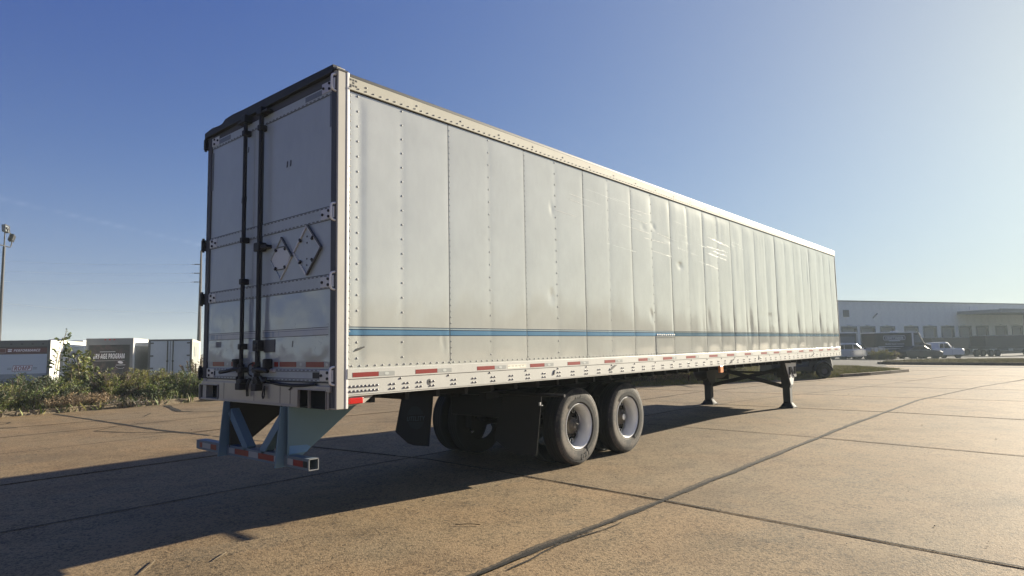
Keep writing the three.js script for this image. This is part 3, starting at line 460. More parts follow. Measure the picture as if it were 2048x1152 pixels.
// reflective tape across the doors
for (const [a, b, d] of [[-2.365, -2.10, doorL], [-1.935, -1.74, doorL], [-1.49, -1.40, doorL], [-1.05, -0.98, doorR], [-0.95, -0.655, doorR], [-0.485, -0.20, doorR]]) obj('red_reflector_tape', box(XD - 0.0042, XD, 1.426, 1.473, a, b), M.redTape, d);
for (const [a, b, d] of [[-2.095, -1.94, doorL], [-2.47, -2.37, doorL], [-1.58, -1.495, doorL], [-1.20, -1.055, doorR], [-0.65, -0.49, doorR], [-0.195, -0.108, doorR]]) { obj('white_reflector_tape', box(XD - 0.0042, XD, 1.426, 1.473, a, b), M.whiteTape, d); }
for (const [z, d] of [[-2.02, doorL], [-0.57, doorR], [-0.15, doorR], [-1.12, doorR]]) obj('tape_emblem', ovalGeo.clone().rotateZ(Math.PI / 2).scale(0.0015, 0.03, 0.036).translate(XD - 0.0047, 1.4495, z), M.tapeOval, d);
// cut-outs in the lowest band
obj('cutout', box(XD - 0.0055, XD - 0.002, 1.325, 1.378, -0.375, -0.245, 0.0015), M.black, doorR);
obj('cutout', box(XD - 0.0055, XD - 0.002, 1.325, 1.375, -2.43, -2.30, 0.0015), M.black, doorL);
// hinges: bolted plate and knuckle loop
function makeHinge(y, side) {
  const H = holder('hinge', T), zo = side > 0 ? -0.022 : -2.612, zp = side > 0 ? -0.255 : -2.53, zq = side > 0 ? -0.085 : -2.33;
  obj('plate', [box(XD - 0.010, XD - 0.002, y - 0.048, y + 0.048, zp, zq, 0.003)], M.hinge, H);
  const bz = side > 0 ? [[-0.225, 0], [-0.13, 0.026], [-0.13, -0.026]] : [[-2.36, 0.0], [-2.44, 0.026], [-2.44, -0.026]];
  for (const [z, dy] of bz) obj('bolt', rod(V(XD - 0.02, y + dy, z), V(XD - 0.008, y + dy, z), 0.013, 0.013, 8), M.black, H);
  const a = side > 0 ? -0.085 : -2.53, b = zo; obj('arm', [box(XD - 0.014, XD + 0.01, y + 0.03, y + 0.05, Math.min(a, b), Math.max(a, b)), box(XD - 0.014, XD + 0.01, y - 0.05, y - 0.03, Math.min(a, b), Math.max(a, b))], M.darkPlate, H);
  // knuckle: an open loop standing off the post
  const pts = [V(-0.15, y - 0.062, zo), V(-0.15, y + 0.062, zo), V(-0.095, y + 0.075, zo), V(-0.088, y, zo), V(-0.095, y - 0.075, zo)];
  if (side < 0) { obj('knuckle', [box(-0.145, -0.085, y - 0.062, y + 0.062, zo - 0.028, zo + 0.012, 0.008), rod(V(-0.125, y - 0.08, zo - 0.01), V(-0.125, y + 0.08, zo - 0.01), 0.014)], M.black, H); return; }
  obj('knuckle', [new THREE.TubeGeometry(new THREE.CatmullRomCurve3(pts, true, 'catmullrom', 0.3), 28, 0.011, 6, true), box(-0.118, -0.10, y - 0.05, y + 0.05, zo - 0.03, zo - 0.01)], side > 0 ? M.postedge : M.darkPlate, H);
}
for (const y of [3.985, 2.80, 2.183, 1.352]) { makeHinge(y, 1); makeHinge(y, -1); }
// lock rods with cams, guides and handles
function makeRod(z, door) {
  const R = holder('lock_rod', T), x = XD - 0.055, s = door === doorR ? 1 : -1;
  obj('tube', rod(V(x, 1.20, z), V(x, 4.07, z), 0.021, 0.021, 12), M.black, R);
  obj('cam', [box(x - 0.035, XD, 3.99, 4.075, z - 0.045, z + 0.045, 0.01), box(x - 0.02, XD, 4.0, 4.03, z, z + s * 0.15, 0.008), box(x - 0.04, XD + 0.02, 1.19, 1.26, z - 0.05, z + 0.05, 0.01), box(x - 0.03, XD, 1.255, 1.30, z - 0.04, z + 0.06, 0.01)], M.black, R);
  const guides = s > 0 ? [3.86, 2.62, 1.63] : [3.88, 2.735, 2.3, 1.63];
  for (const y of guides) obj('guide', [box(x - 0.03, XD, y - 0.03, y + 0.03, z - 0.030, z + 0.030, 0.010)], M.black, R);
  if (s > 0) obj('guide', [box(x - 0.034, XD, 2.58, 2.67, z - 0.055, z + 0.05, 0.01), box(x - 0.012, XD, 2.60, 2.635, z, z + 0.155, 0.006)], M.black, R);
  // hub, lever and keeper of the handle
  obj('handle_hub', [rod(V(x, 1.33, z), V(x, 1.45, z), 0.032, 0.036, 10), box(x - 0.035, XD, 1.365, 1.42, z - 0.05, z + 0.05, 0.012), box(x - 0.03, XD, 1.21, 1.33, z - 0.035, z + s * 0.045, 0.012)], M.black, R);
  if (s < 0) obj('lever', [tube([V(x - 0.02, 1.405, z), V(x - 0.03, 1.395, z - 0.12), V(x - 0.035, 1.375, z - 0.28), V(x - 0.03, 1.366, z - 0.40)], 0.019, 14, 8), box(x - 0.03, XD, 1.40, 1.49, z - 0.135, z - 0.075, 0.015), box(x - 0.035, XD, 1.475, 1.505, z - 0.145, z - 0.065, 0.012)], M.black, R);
  else { obj('lever', [tube([V(x - 0.02, 1.40, z), V(x - 0.035, 1.40, z + 0.12), V(x - 0.035, 1.385, z + 0.27)], 0.019, 12, 8), box(x - 0.03, XD, 1.40, 1.505, z + 0.15, z + 0.21, 0.015), tube([V(x - 0.01, 1.33, z + 0.09), V(x - 0.03, 1.28, z + 0.20), V(x, 1.32, z + 0.17)], 0.018, 10, 6)], M.black, R); obj('keeper', [box(XD - 0.03, XD, 1.37, 1.41, z + 0.19, z + 0.28, 0.01)], M.hinge, R); }
}
makeRod(-1.615, doorL); makeRod(-1.287, doorR);
obj('lock_plate', [box(XD - 0.012, XD - 0.001, 1.568, 1.692, -1.555, -1.37, 0.004)], M.band, T);
obj('lock_plate', [box(XD - 0.014, XD - 0.001, 1.566, 1.692, -1.245, -1.035, 0.004)], M.darkPlate, T);
obj('lock_plate', [box(XD - 0.075, XD, 1.58, 1.69, -1.355, -1.24, 0.01)], M.black, T);
obj('seal_hook', [tube([V(XD - 0.01, 1.46, -1.46), V(XD - 0.03, 1.44, -1.50), V(XD - 0.03, 1.35, -1.505), V(XD - 0.02, 1.33, -1.46)], 0.008, 14, 6)], M.black, T);
obj('hanging_strap', [tube([V(XD - 0.03, 1.31, -1.47), V(XD - 0.05, 1.24, -1.485), V(XD - 0.045, 1.13, -1.49)], 0.014, 10, 6), tube([V(XD - 0.04, 1.24, -1.16), V(XD - 0.05, 1.15, -1.185), V(XD - 0.05, 1.12, -1.165), V(XD - 0.05, 1.15, -1.145), V(XD - 0.045, 1.24, -1.15)], 0.008, 16, 6)], M.black, T);
obj('torn_gasket', [tube([V(-0.10, 1.285, -1.2), V(-0.125, 1.262, -0.9), V(-0.125, 1.258, -0.62), V(-0.11, 1.272, -0.3)], 0.016, 16, 6), tube([V(-0.122, 1.24, -0.68), V(-0.125, 1.215, -0.73)], 0.007, 6, 5)], M.black, T);
obj('sill_bracket', [box(-0.135, -0.10, 1.21, 1.262, -0.11, -0.05, 0.006)], M.steel, T);
// placard holders: diamond frames with clips
function diamond(cz, cy, hz, hy, second) {
  const P = holder('placard_holder', T), pts = [[cz, cy + hy], [cz + hz, cy], [cz, cy - hy], [cz - hz, cy]], x = XD - 0.006;
  for (let i = 0; i < 4; i++) { const [a, b] = pts[i], [c, d] = pts[(i + 1) % 4]; const n = second ? 0.020 : 0.014; obj('frame_bar', [bar(V(x, b, a), V(x, d, c), 0.012, n)], second || i < 2 ? M.hinge : M.band, P); if (second && i < 2 || !second && i === 0) obj('frame_bar', [bar(V(x - 0.012, b + 0.0, a + 0.03), V(x - 0.012, d + 0.0, c + 0.03), 0.022, 0.012)], M.darkPlate, P); }
  for (let i = 0; i < 4; i++) { const [a, b] = pts[i], [c, d] = pts[(i + 1) % 4], m = [(a + c) / 2, (b + d) / 2], k = 0.78; const q = [cz + (m[0] - cz) * k, cy + (m[1] - cy) * k]; obj('clip', [bar(V(x - 0.006, m[1], m[0]), V(x - 0.006, q[1], q[0]), 0.016, 0.020)], M.black, P); }
  if (!second) { obj('sign_plate', [prism([[cz - 0.19 * 0.93, cy + 0.01], [cz - 0.09, cy + 0.105], [cz + 0.09, cy + 0.105], [cz + 0.17, cy + 0.02], [cz + 0.1, cy - 0.1], [cz - 0.1, cy - 0.1]], 0.005).rotateY(-Math.PI / 2).translate(XD - 0.001, 0, 0)], M.hinge, P); for (const dy of [0.115, -0.105]) obj('slot', [box(XD - 0.008, XD, cy + dy - 0.005, cy + dy + 0.005, cz - 0.1, cz + 0.08)], M.darkPlate, P); }
  else for (const dy of [0.13, 0.07, -0.08, -0.14]) obj('bolt', [box(XD - 0.005, XD, cy + dy - 0.008, cy + dy + 0.008, cz - 0.006, cz + 0.006)], M.darkPlate, P);
}
diamond(-0.953, 2.476, 0.196, 0.206, false); diamond(-0.494, 2.508, 0.232, 0.232, true);
// ---- rear underride guard
{
  const G = holder('rear_guard', T), yb = 0.512, yt = 0.614, x0 = -0.135, x1 = -0.035, zr = -0.365, zl = -2.645;
  const t = 0.006; // open square tube
  obj('guard_beam', [box(x0, x1, yt - t, yt, zl + 0.03, zr, 0.002), box(x0, x1, yb, yb + t, zl + 0.03, zr, 0.002), box(x0, x0 + t, yb + t, yt - t, zl, zr), box(x1 - t, x1, yb + t, yt - t, zl + 0.04, zr), box(x0 + t, x1 - t, yb + t, yt - t, zr - 0.35, zr - 0.34)], std(lin(0.15, 0.19, 0.22), 0.55, 0.2, { map: grime }), G);
  obj('beam_end', [box(x0 - 0.001, x1 + 0.001, yt - t - 0.001, yt + 0.001, zr - 0.012, zr + 0.002), box(x0 - 0.001, x1 + 0.001, yb - 0.001, yb + t + 0.001, zr - 0.012, zr + 0.002), box(x0 - 0.001, x0 + t + 0.001, yb, yt, zr - 0.012, zr + 0.002), box(x1 - t - 0.001, x1 + 0.001, yb, yt, zr - 0.012, zr + 0.002)], M.beamEnd, G);
  for (const [a, b, m] of [[-2.56, -2.50, M.redTape], [-2.49, -2.30, M.whiteTape], [-2.29, -2.16, M.redTape], [-1.87, -1.75, M.whiteTape], [-1.74, -1.46, M.redTape], [-1.45, -1.27, M.whiteTape], [-1.26, -0.97, M.redTape], [-0.96, -0.90, M.whiteTape], [-0.72, -0.63, M.whiteTape], [-0.62, -0.46, M.redTape], [-0.455, -0.385, M.black]]) obj(m === M.redTape ? 'red_reflector_tape' : m === M.black ? 'end_cap' : 'white_reflector_tape', box(x0 - 0.002, x0, yb + 0.024, yt - 0.024, a, b), m, G);
  for (const [zc, dir] of [[-1.93, 1], [-0.79, -1]]) {
    obj('strut', [bar(V(-0.115, 1.06, zc), V(-0.165, 0.505, zc), 0.118, 0.014), box(-0.11, -0.05, 0.62, 1.06, zc - 0.06, zc - 0.048), box(-0.11, -0.05, 0.62, 1.06, zc + 0.048, zc + 0.06)], M.blueSteel, G);
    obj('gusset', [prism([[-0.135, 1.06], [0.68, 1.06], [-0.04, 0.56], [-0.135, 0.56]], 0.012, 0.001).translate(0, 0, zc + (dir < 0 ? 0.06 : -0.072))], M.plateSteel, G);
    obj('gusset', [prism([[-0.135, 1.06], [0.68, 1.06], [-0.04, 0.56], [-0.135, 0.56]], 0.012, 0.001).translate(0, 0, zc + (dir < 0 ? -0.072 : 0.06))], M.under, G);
    obj('brace', [bar(V(-0.09, 0.96, zc + dir * 0.05), V(-0.09, 0.60, zc + dir * 0.42), 0.09, 0.085)], M.blueSteel, G);
    obj('badge', [rod(V(-0.155, 0.835, zc - 0.035), V(-0.149, 0.835, zc - 0.035), 0.028, 0.028, 12), box(-0.154, -0.149, 0.86, 0.885, zc - 0.06, zc - 0.005)], M.hinge, G);
  }
  obj('paint_splash', [bar(V(-0.1545, 0.66, -0.79), V(-0.1685, 0.508, -0.79), 0.110, 0.012), prism([[-0.12, 0.70], [0.06, 0.69], [0.10, 0.67], [0.06, 0.625], [-0.12, 0.625]], 0.003).translate(0, 0, -0.7165)], M.bluePaint, G);
}
// side marker lamp on its bracket under the rail
{ const L = holder('side_lamp', T); obj('bracket', [prism([[0.015, 1.167], [0.31, 1.167], [0.20, 1.098], [0.0, 1.078]], 0.012, 0.002).translate(0, 0, -0.03)], M.toprail, L); obj('lens', box(0.03, 0.175, 1.098, 1.152, -0.02, 0.008, 0.008), M.redLens, L); }

// ---- wheels
const wheelParts = (() => {
  const ring = (pts, seg = 72) => new THREE.LatheGeometry(pts.map(([r, z]) => new THREE.Vector2(r, z)), seg).rotateX(Math.PI / 2);
  // profile in (radius, depth outwards); outer face at 0, tyre 0.275 wide
  const side = [[0.293, -0.030], [0.300, -0.018], [0.318, -0.010], [0.345, -0.003], [0.365, -0.0045], [0.395, 0.0], [0.43, -0.002], [0.455, -0.008], [0.462, -0.0135], [0.474, -0.014], [0.490, -0.024], [0.500, -0.034], [0.507, -0.046]];
  const tread = []; for (const [a, b] of [[-0.048, -0.092], [-0.099, -0.132], [-0.140, -0.173], [-0.181, -0.223]]) tread.push([0.510, a], [0.510, b], [0.497, b - 0.001], [0.497, b - 0.006]);
  const back = side.slice().reverse().map(([r, z]) => [r, -0.275 - z]);
  const tyre = ring([...side.slice(-2), ...tread.slice(0, -2), ...back].reverse()), wall = ring(side.slice(0, -1).reverse());
  const barrel = ring([[0.292, -0.245], [0.262, -0.21], [0.258, -0.17], [0.262, -0.10], [0.270, -0.055], [0.279, -0.040], [0.284, -0.022], [0.290, -0.012], [0.298, -0.010], [0.300, -0.017], [0.296, -0.03]].reverse());
  const disc = new THREE.Shape(); disc.absarc(0, 0, 0.262, 0, 7); const hole0 = new THREE.Path(); hole0.absarc(0, 0, 0.10, 0, 7, true); disc.holes.push(hole0);
  for (let k = 0; k < 8; k++) { const a = (k / 8) * Math.PI * 2 + 0.25, h = new THREE.Path(); h.absellipse(Math.cos(a) * 0.212, Math.sin(a) * 0.212, 0.028, 0.028, 0, Math.PI * 2, true); disc.holes.push(h); }
  const discG = new THREE.ExtrudeGeometry(disc, { depth: 0.012, bevelEnabled: true, bevelSize: 0.002, bevelThickness: 0.002, bevelSegments: 1, curveSegments: 24 }).translate(0, 0, -0.186);
  const hub = [ring([[0.0, -0.075], [0.052, -0.075], [0.062, -0.082], [0.064, -0.10], [0.095, -0.105], [0.108, -0.115], [0.112, -0.17], [0.125, -0.172], [0.125, -0.19]].reverse(), 32)];
  const cap = ring([[0.0, -0.072], [0.03, -0.071], [0.045, -0.074], [0.05, -0.082]].reverse(), 24);
  const nuts = []; for (let k = 0; k < 10; k++) { const a = (k / 10) * Math.PI * 2; nuts.push(new THREE.CylinderGeometry(0.014, 0.014, 0.035, 6).rotateX(Math.PI / 2).translate(Math.cos(a) * 0.143, Math.sin(a) * 0.143, -0.155)); }
  const hose = tube([V(-0.03, 0.05, -0.085), V(0.03, 0.02, -0.06), V(0.10, 0.03, -0.09), V(0.13, 0.11, -0.12), V(0.06, 0.19, -0.12), V(-0.04, 0.215, -0.10), V(-0.10, 0.235, -0.08)], 0.006, 30, 6);
  return { tyre: clean(tyre), wall: clean(wall), rim: [barrel], disc: discG, hub, cap, nuts, hose, ring };
})();
const tyreTex = dataTex(512, (u, v) => { const n = fbm(u * 5, v * 5, 4, 71, 5), s = fbm(u * 40, v * 40, 3, 72, 40), k = sm(0.25, 0.75, n * 0.7 + s * 0.3); return [0.022 + 0.115 * k, 0.021 + 0.092 * k, 0.020 + 0.066 * k]; }, true, 0.9);
const tyreMat = std(lin(0.85, 0.85, 0.85), 0.82, 0, { map: tyreTex });
function letters(text, r, startDeg, stepDeg, size, mat, parent) {
  const geos = []; [...text].forEach((ch, i) => { if (ch === ' ') return; const g = new TextGeometry(ch, { font, size, depth: 0.0035, curveSegments: 3 }); g.computeBoundingBox(); const b = g.boundingBox; g.translate(-(b.min.x + b.max.x) / 2, -size / 2, 0); const a = THREE.MathUtils.degToRad(startDeg - i * stepDeg); g.translate(0, r, -0.0015); g.rotateZ(a); geos.push(g); });
  return obj('tyre_lettering', geos, mat, parent);
}
function makeWheel(x, side, k) {
  const w = holder('wheel', T); w.position.set(x, 0.511, side > 0 ? -0.188 : -W + 0.02); if (side < 0) w.rotation.y = Math.PI;
  const p = wheelParts; obj('tyre', p.tyre.clone(), M.rubber, w); obj('sidewall', p.wall.clone(), side > 0 ? tyreMat : M.rubber, w); obj('sidewall_ring', [new THREE.RingGeometry(0.318, 0.372, 60, 1, -1.1, 3.4).translate(0, 0, 0.0022)], M.pit, w); obj('inner_tyre', p.tyre.clone().translate(0, 0, -0.335), M.rubber, w);
  obj('rim', p.rim.map((g) => g.clone()), M.rim, w); obj('wheel_disc', p.disc.clone(), M.rim, w); obj('hub', p.hub.map((g) => g.clone()), M.hub, w); obj('hub_cap', p.cap.clone(), k ? M.hinge : M.hub, w);
  obj('wheel_nuts', p.nuts.map((g) => g.clone()), M.hub, w); if (!k) obj('tyre_hose', p.hose.clone(), M.black, w);
  obj('drum', [new THREE.CylinderGeometry(0.20, 0.20, 0.25, 24).rotateX(Math.PI / 2).translate(0, 0, -0.36)], M.under, w);
  if (side > 0) { const m = std(lin(0.012, 0.012, 0.012), 0.7); if (!k) { letters('IRO', 0.405, -152, 11, 0.072, m, w); letters('I-4', 0.385, 12, 9, 0.05, std(lin(0.05, 0.047, 0.042), 0.8), w); } }
  obj('bead_line', [new THREE.TorusGeometry(0.462, 0.003, 5, 72).translate(0, 0, -0.011), new THREE.TorusGeometry(0.332, 0.003, 5, 60).translate(0, 0, -0.0065)], M.rubber, w);
}
makeWheel(3.80, 1, 0); makeWheel(5.045, 1, 1); makeWheel(3.80, -1, 2); makeWheel(5.045, -1, 3);
obj('axle', [rod(V(3.80, 0.511, -W + 0.45), V(3.80, 0.511, -0.45), 0.065, 0.065, 14)], M.under, T);
obj('axle', [rod(V(5.045, 0.511, -W + 0.45), V(5.045, 0.511, -0.45), 0.065, 0.065, 14)], M.under, T);
obj('suspension', [box(2.95, 6.0, 0.66, 0.94, -1.78, -0.82, 0.02), box(2.7, 6.3, 0.92, 1.0, -0.98, -0.86), box(2.7, 6.3, 0.92, 1.0, -1.73, -1.61), ...[3.1, 3.8, 4.4, 5.05, 5.8].map((x) => box(x - 0.06, x + 0.06, 0.86, 1.0, -1.75, -0.84)), ...[3.25, 4.45].flatMap((x) => [-0.92, -1.67].map((z) => box(x - 0.05, x + 0.05, 0.45, 0.92, z - 0.05, z + 0.05))), ...[3.25, 4.45].flatMap((x) => [-0.92, -1.67].map((z) => bar(V(x, 0.5, z), V(x + 0.85, 0.58, z), 0.08, 0.12)))], M.under, T);
for (const x of [4.15, 5.4]) for (const z of [-0.92, -1.67]) obj('air_spring', [new THREE.LatheGeometry([[0.0, 0.60], [0.10, 0.60], [0.13, 0.64], [0.125, 0.70], [0.14, 0.76], [0.125, 0.82], [0.13, 0.90], [0, 0.92]].map(([a, b]) => new THREE.Vector2(a, b)), 18).translate(x, 0, z)], M.rubber, T);
for (const x of [3.55, 4.8]) for (const z of [-1.0, -1.6]) obj('brake_chamber', [rod(V(x - 0.16, 0.62, z), V(x + 0.1, 0.62, z), 0.085, 0.085, 14)], M.under, T);
// mud flaps: the far one shows its moulded maker's name
const flapTex = canvasTex(512, 640, (g, w, h) => { g.fillStyle = '#0e1013'; g.fillRect(0, 0, w, h); g.fillStyle = '#1d2329'; g.beginPath(); g.arc(w / 2, 340, 180, 0, 7); g.fill(); g.save(); g.translate(w / 2, 355); g.transform(1, -0.10, -0.18, 1, 0, 0); g.fillStyle = '#0b0c0e'; g.fillRect(-215, -62, 430, 112); g.fillStyle = '#39424b'; g.font = 'bold 104px sans-serif'; g.textAlign = 'center'; g.fillText('UTILITY', 0, 34); g.restore(); });
function flap(zl, zr, x, mat) {
  const F = holder('mud_flap', T), w = zr - zl, g = prism([[zl, 0.98], [zl - 0.17, 0.40], [zl + 0.16 * w, 0.262], [zl + 0.36 * w, 0.242], [zr - 0.10, 0.255], [zr - 0.08, 0.40], [zr, 0.98]], 0.006, 0.001).rotateY(-Math.PI / 2);
  g.translate(x, 0, 0); obj('flap', g, M.rubber, F);
  obj('flap_hanger', [rod(V(x - 0.01, 0.99, zl - 0.06), V(x - 0.01, 0.99, zr + 0.35), 0.02, 0.02, 8)], M.under, F);
  if (mat) { const q = new THREE.PlaneGeometry(w * 0.80, 0.56).rotateY(-Math.PI / 2).translate(x - 0.0085, 0.64, (zl + zr) / 2 - 0.045); raw('flap_print', q, mat, F); }
  else obj('hanger_clip', [box(x - 0.04, x - 0.02, 0.86, 0.90, zr - 0.02, zr + 0.0, 0.003), box(x - 0.04, x - 0.02, 0.86, 0.868, zr - 0.02, zr + 0.03, 0.002)], M.hinge, F);
}
flap(-2.40, -1.76, 2.62, std(0xffffff, 0.75, 0, { map: flapTex })); flap(-0.70, -0.08, 2.86, null);
// ---- landing gear
{
  const G = holder('landing_gear', T), x = 12.88;
  for (const z of [-0.43, -2.42]) {
    obj('leg', [box(x - 0.085, x + 0.085, 0.12, 1.12, z - 0.085, z + 0.085, 0.006), box(x - 0.105, x + 0.105, 0.50, 1.12, z - 0.105, z + 0.105, 0.006)], M.gear, G);
    obj('foot', [new THREE.CylinderGeometry(0.10, 0.22, 0.13, 4).rotateY(Math.PI / 4).translate(x, 0.075, z), box(x - 0.165, x + 0.165, 0.002, 0.022, z - 0.165, z + 0.165, 0.004)], M.under, G);
  }
  obj('cross_brace', [bar(V(x, 0.50, -0.5), V(x, 0.86, -1.9), 0.05, 0.09)], M.gear, G);
  obj('cross_brace', [bar(V(x + 0.06, 0.49, -2.35), V(x + 0.06, 0.94, -0.5), 0.05, 0.09)], M.gear, G);
  obj('wing_plate', [prism([[x - 0.42, 1.11], [x + 0.42, 1.11], [x + 0.07, 0.55], [x - 0.07, 0.55]], 0.012, 0.001).translate(0, 0, -0.325)], M.white, G);
  obj('stay', [bar(V(x - 0.42, 1.09, -0.36), V(x - 0.07, 0.52, -0.36), 0.03, 0.05), bar(V(x + 0.42, 1.09, -0.36), V(x + 0.07, 0.52, -0.36), 0.02, 0.03), box(x - 0.55, x + 0.5, 1.06, 1.16, -0.55, -0.34)], M.gear, G);
  const tx = new TextGeometry('N', { font, size: 0.25, depth: 0.02, curveSegments: 2 }); tx.computeBoundingBox(); tx.translate(-(tx.boundingBox.max.x) / 2, 0, 0).scale(2.3, 1, 1).translate(x + 0.02, 0.73, -0.312); obj('plate_letter', tx, M.black, G);
  obj('gearbox', [box(x - 0.12, x + 0.12, 0.72, 0.95, -0.62, -0.50, 0.01), rod(V(x, 0.84, -0.6), V(x, 0.84, -2.1), 0.025, 0.025, 8)], M.gear, G);
}
obj('air_tank', [new THREE.CapsuleGeometry(0.21, 1.35, 6, 18).rotateZ(Math.PI / 2).translate(13.35, 0.83, -2.5), box(12.85, 12.89, 0.6, 1.12, -2.72, -2.28), box(13.85, 13.89, 0.6, 1.12, -2.72, -2.28)], M.gear, T);
obj('air_tank_guard', [box(12.5, 14.1, 0.95, 1.14, -2.58, -2.3, 0.02), prism([[12.45, 1.1], [12.5, 0.7], [12.62, 0.58], [13.0, 0.52], [13.0, 0.9]], 0.02, 0.002).translate(0, 0, -2.3)], M.gear, T);
obj('marker_lamp', [box(7.98, 8.12, 1.04, 1.168, -0.04, 0.004, 0.01)], M.amberLens, T);
obj('coupler_plate', [box(14.3, 16.0, 1.06, 1.12, -1.9, -0.7)], M.under, T);

// ---------------------------------------------------------------- parked trailers on the lower lot to the north-west
const dirOf = (deg) => V(Math.cos(THREE.MathUtils.degToRad(deg)), 0, Math.sin(THREE.MathUtils.degToRad(deg)));
// built with its rear at x = 0, its length along +x, right side at z = 0; the ground under it at y = 0
function parkedTrailer(name, label, [px, pz], top, deg, len, opt) {
  const H = 4.08, t = thing(name, label, 'box trailer', [px, top - H, pz], -THREE.MathUtils.degToRad(deg), 'box trailers parked beyond the weeds'), w = 2.58;
  obj('body', [box(0.02, len, 1.1, H - 0.05, -w, 0, 0.01)], opt.side ?? M.white, t);
  obj('roof', [box(0.0, len, H - 0.05, H, -w - 0.01, 0.01, 0.01)], M.toprail, t);
  const F = opt.frame ?? M.steel; obj('rear_frame', [box(-0.05, 0.02, 0.95, H, -0.14, 0.004, 0.01), box(-0.05, 0.02, 0.95, H, -w - 0.004, -w + 0.14, 0.01), box(-0.05, 0.02, H - (opt.head ?? 0.16), H - 0.002, -w + 0.14, -0.14), box(-0.05, 0.02, 0.95, 1.15, -w + 0.14, -0.14)], F, t);
  obj('bottom_rail', [box(0.02, len, 1.02, 1.14, -0.02, 0.012, 0.003)], M.rail, t);
  for (const x of [len - 3.1, 1.6, 2.9]) for (const z of [-0.2, -w + 0.2]) { const q = holder('wheel', t); obj('tyre', new THREE.TorusGeometry(0.39, 0.125, 8, 24).scale(1, 1, 1.1).translate(x, 0.515, z), M.rubber, q); obj('rim', new THREE.CylinderGeometry(0.29, 0.29, 0.2, 18).rotateX(Math.PI / 2).translate(x, 0.515, z), M.hinge, q); }
  obj('underframe', [box(1, len - 1, 0.9, 1.08, -w + 0.6, -0.6), bar(V(0.1, 0.5, -w + 0.1), V(0.1, 0.5, -0.1), 0.1, 0.1), box(0.05, 0.15, 0.5, 1, -0.8, -0.7), box(0.05, 0.15, 0.5, 1, -w + 0.7, -w + 0.8)], M.under, t);
  opt.extra?.(t, w, H, len); return t;
}
const faceX = (x, y0, y1, z0, z1) => planeX(x, y0, y1, z0, z1);
const rompTex = canvasTex(1024, 1024, (g, w, h) => {
  g.fillStyle = '#a9b6c2'; g.fillRect(0, 0, w, h); g.fillStyle = '#5a1520'; g.fillRect(0, 0, w, 170); g.fillStyle = '#2a2028'; g.fillRect(0, 0, w, 30); g.fillStyle = '#451019'; g.fillRect(0, 130, w, 40);
  g.strokeStyle = '#9f9297'; g.lineWidth = 8; g.strokeRect(18, 40, 120, 92); g.fillStyle = '#e8e4e6'; g.font = 'italic bold 78px sans-serif'; g.fillText('PERFORMANCE', 300, 112); g.fillRect(185, 52, 90, 20); g.fillRect(185, 84, 80, 30);
  g.fillStyle = '#9aa9b8'; for (let y = 260; y < h; y += 150) g.fillRect(0, y, w, 3);
  g.save(); g.translate(510, 490); g.transform(1, 0, -0.2, 1, 0, 0); g.fillStyle = '#6e1a24'; g.fillRect(-210, -70, 410, 130); g.fillStyle = '#cfd3da'; g.fillRect(-200, -60, 390, 110); g.fillStyle = '#6e1a24'; g.font = 'bold 120px sans-serif'; g.textAlign = 'center'; g.fillText('ROMP', -5, 38); g.fillStyle = '#6a7480'; for (const y of [-20, 10]) { g.fillRect(-320, y, 90, 14); g.fillRect(220, y, 90, 14); } g.restore();
  g.fillStyle = '#6d7a88'; g.fillRect(0, 610, w, h - 610); g.fillStyle = '#8794a1'; for (let i = 0; i < 60; i++) g.fillRect((i * 97) % w, 620 + ((i * 53) % 380), 70, 5); g.fillStyle = '#c7cfd6'; g.fillRect(360, 700, 230, 14);
});
const ageTex = canvasTex(1024, 1024, (g, w, h) => {
  const r = rng(15); g.fillStyle = '#17131a'; g.fillRect(0, 0, w, h);
  for (let i = 0; i < 120; i++) { g.fillStyle = ['rgba(74,48,46,0.45)', 'rgba(18,16,20,0.5)', 'rgba(104,76,66,0.3)'][i % 3]; g.beginPath(); g.ellipse(r() * w, r() * h, 20 + 70 * r(), 40 + 120 * r(), r() * 3, 0, 7); g.fill(); }
  g.strokeStyle = 'rgba(190,170,160,0.45)'; g.lineWidth = 7; for (let i = 0; i < 14; i++) { g.beginPath(); const x = 300 + 600 * r(), y = 560 + 200 * r(); g.moveTo(x, y); g.quadraticCurveTo(x + 60 * (r() - 0.5), y + 60, x + 120 * (r() - 0.5), y + 170); g.stroke(); }
  g.fillStyle = '#f0efee'; g.save(); g.translate(500, 350); g.scale(0.62, 1.25); g.font = 'bold 142px sans-serif'; g.textAlign = 'center'; g.fillText('DRY-AGE PROGRAM', 0, 0); g.restore(); g.fillRect(260, 170, 400, 10); g.fillStyle = '#b7b2b0'; g.fillRect(120, 400, 780, 8);
  g.fillStyle = '#e6e2df'; g.beginPath(); g.ellipse(800, 450, 70, 34, 0.2, 0, 7); g.fill(); g.fillRect(690, 512, 240, 12); g.strokeStyle = '#e6e2df'; g.beginPath(); g.ellipse(790, 560, 110, 46, 0.1, 0, 3.4); g.stroke();
  g.fillStyle = '#b9b2ae'; g.fillRect(0, 828, w, 14); g.fillStyle = '#4a1418'; g.fillRect(0, 842, w, h - 842);
});
const polished = std(lin(0.42, 0.45, 0.48), 0.22, 0.6, { map: grime, roughnessMap: roughNoise });
const pic = (t) => std(0xffffff, 0.45, 0, { map: t });
const at = (px, py, depth) => V(((px - 1024) / 1285) * depth, (-(py - 576) / 1285) * depth, -depth).applyQuaternion(camera.quaternion).add(camera.position);
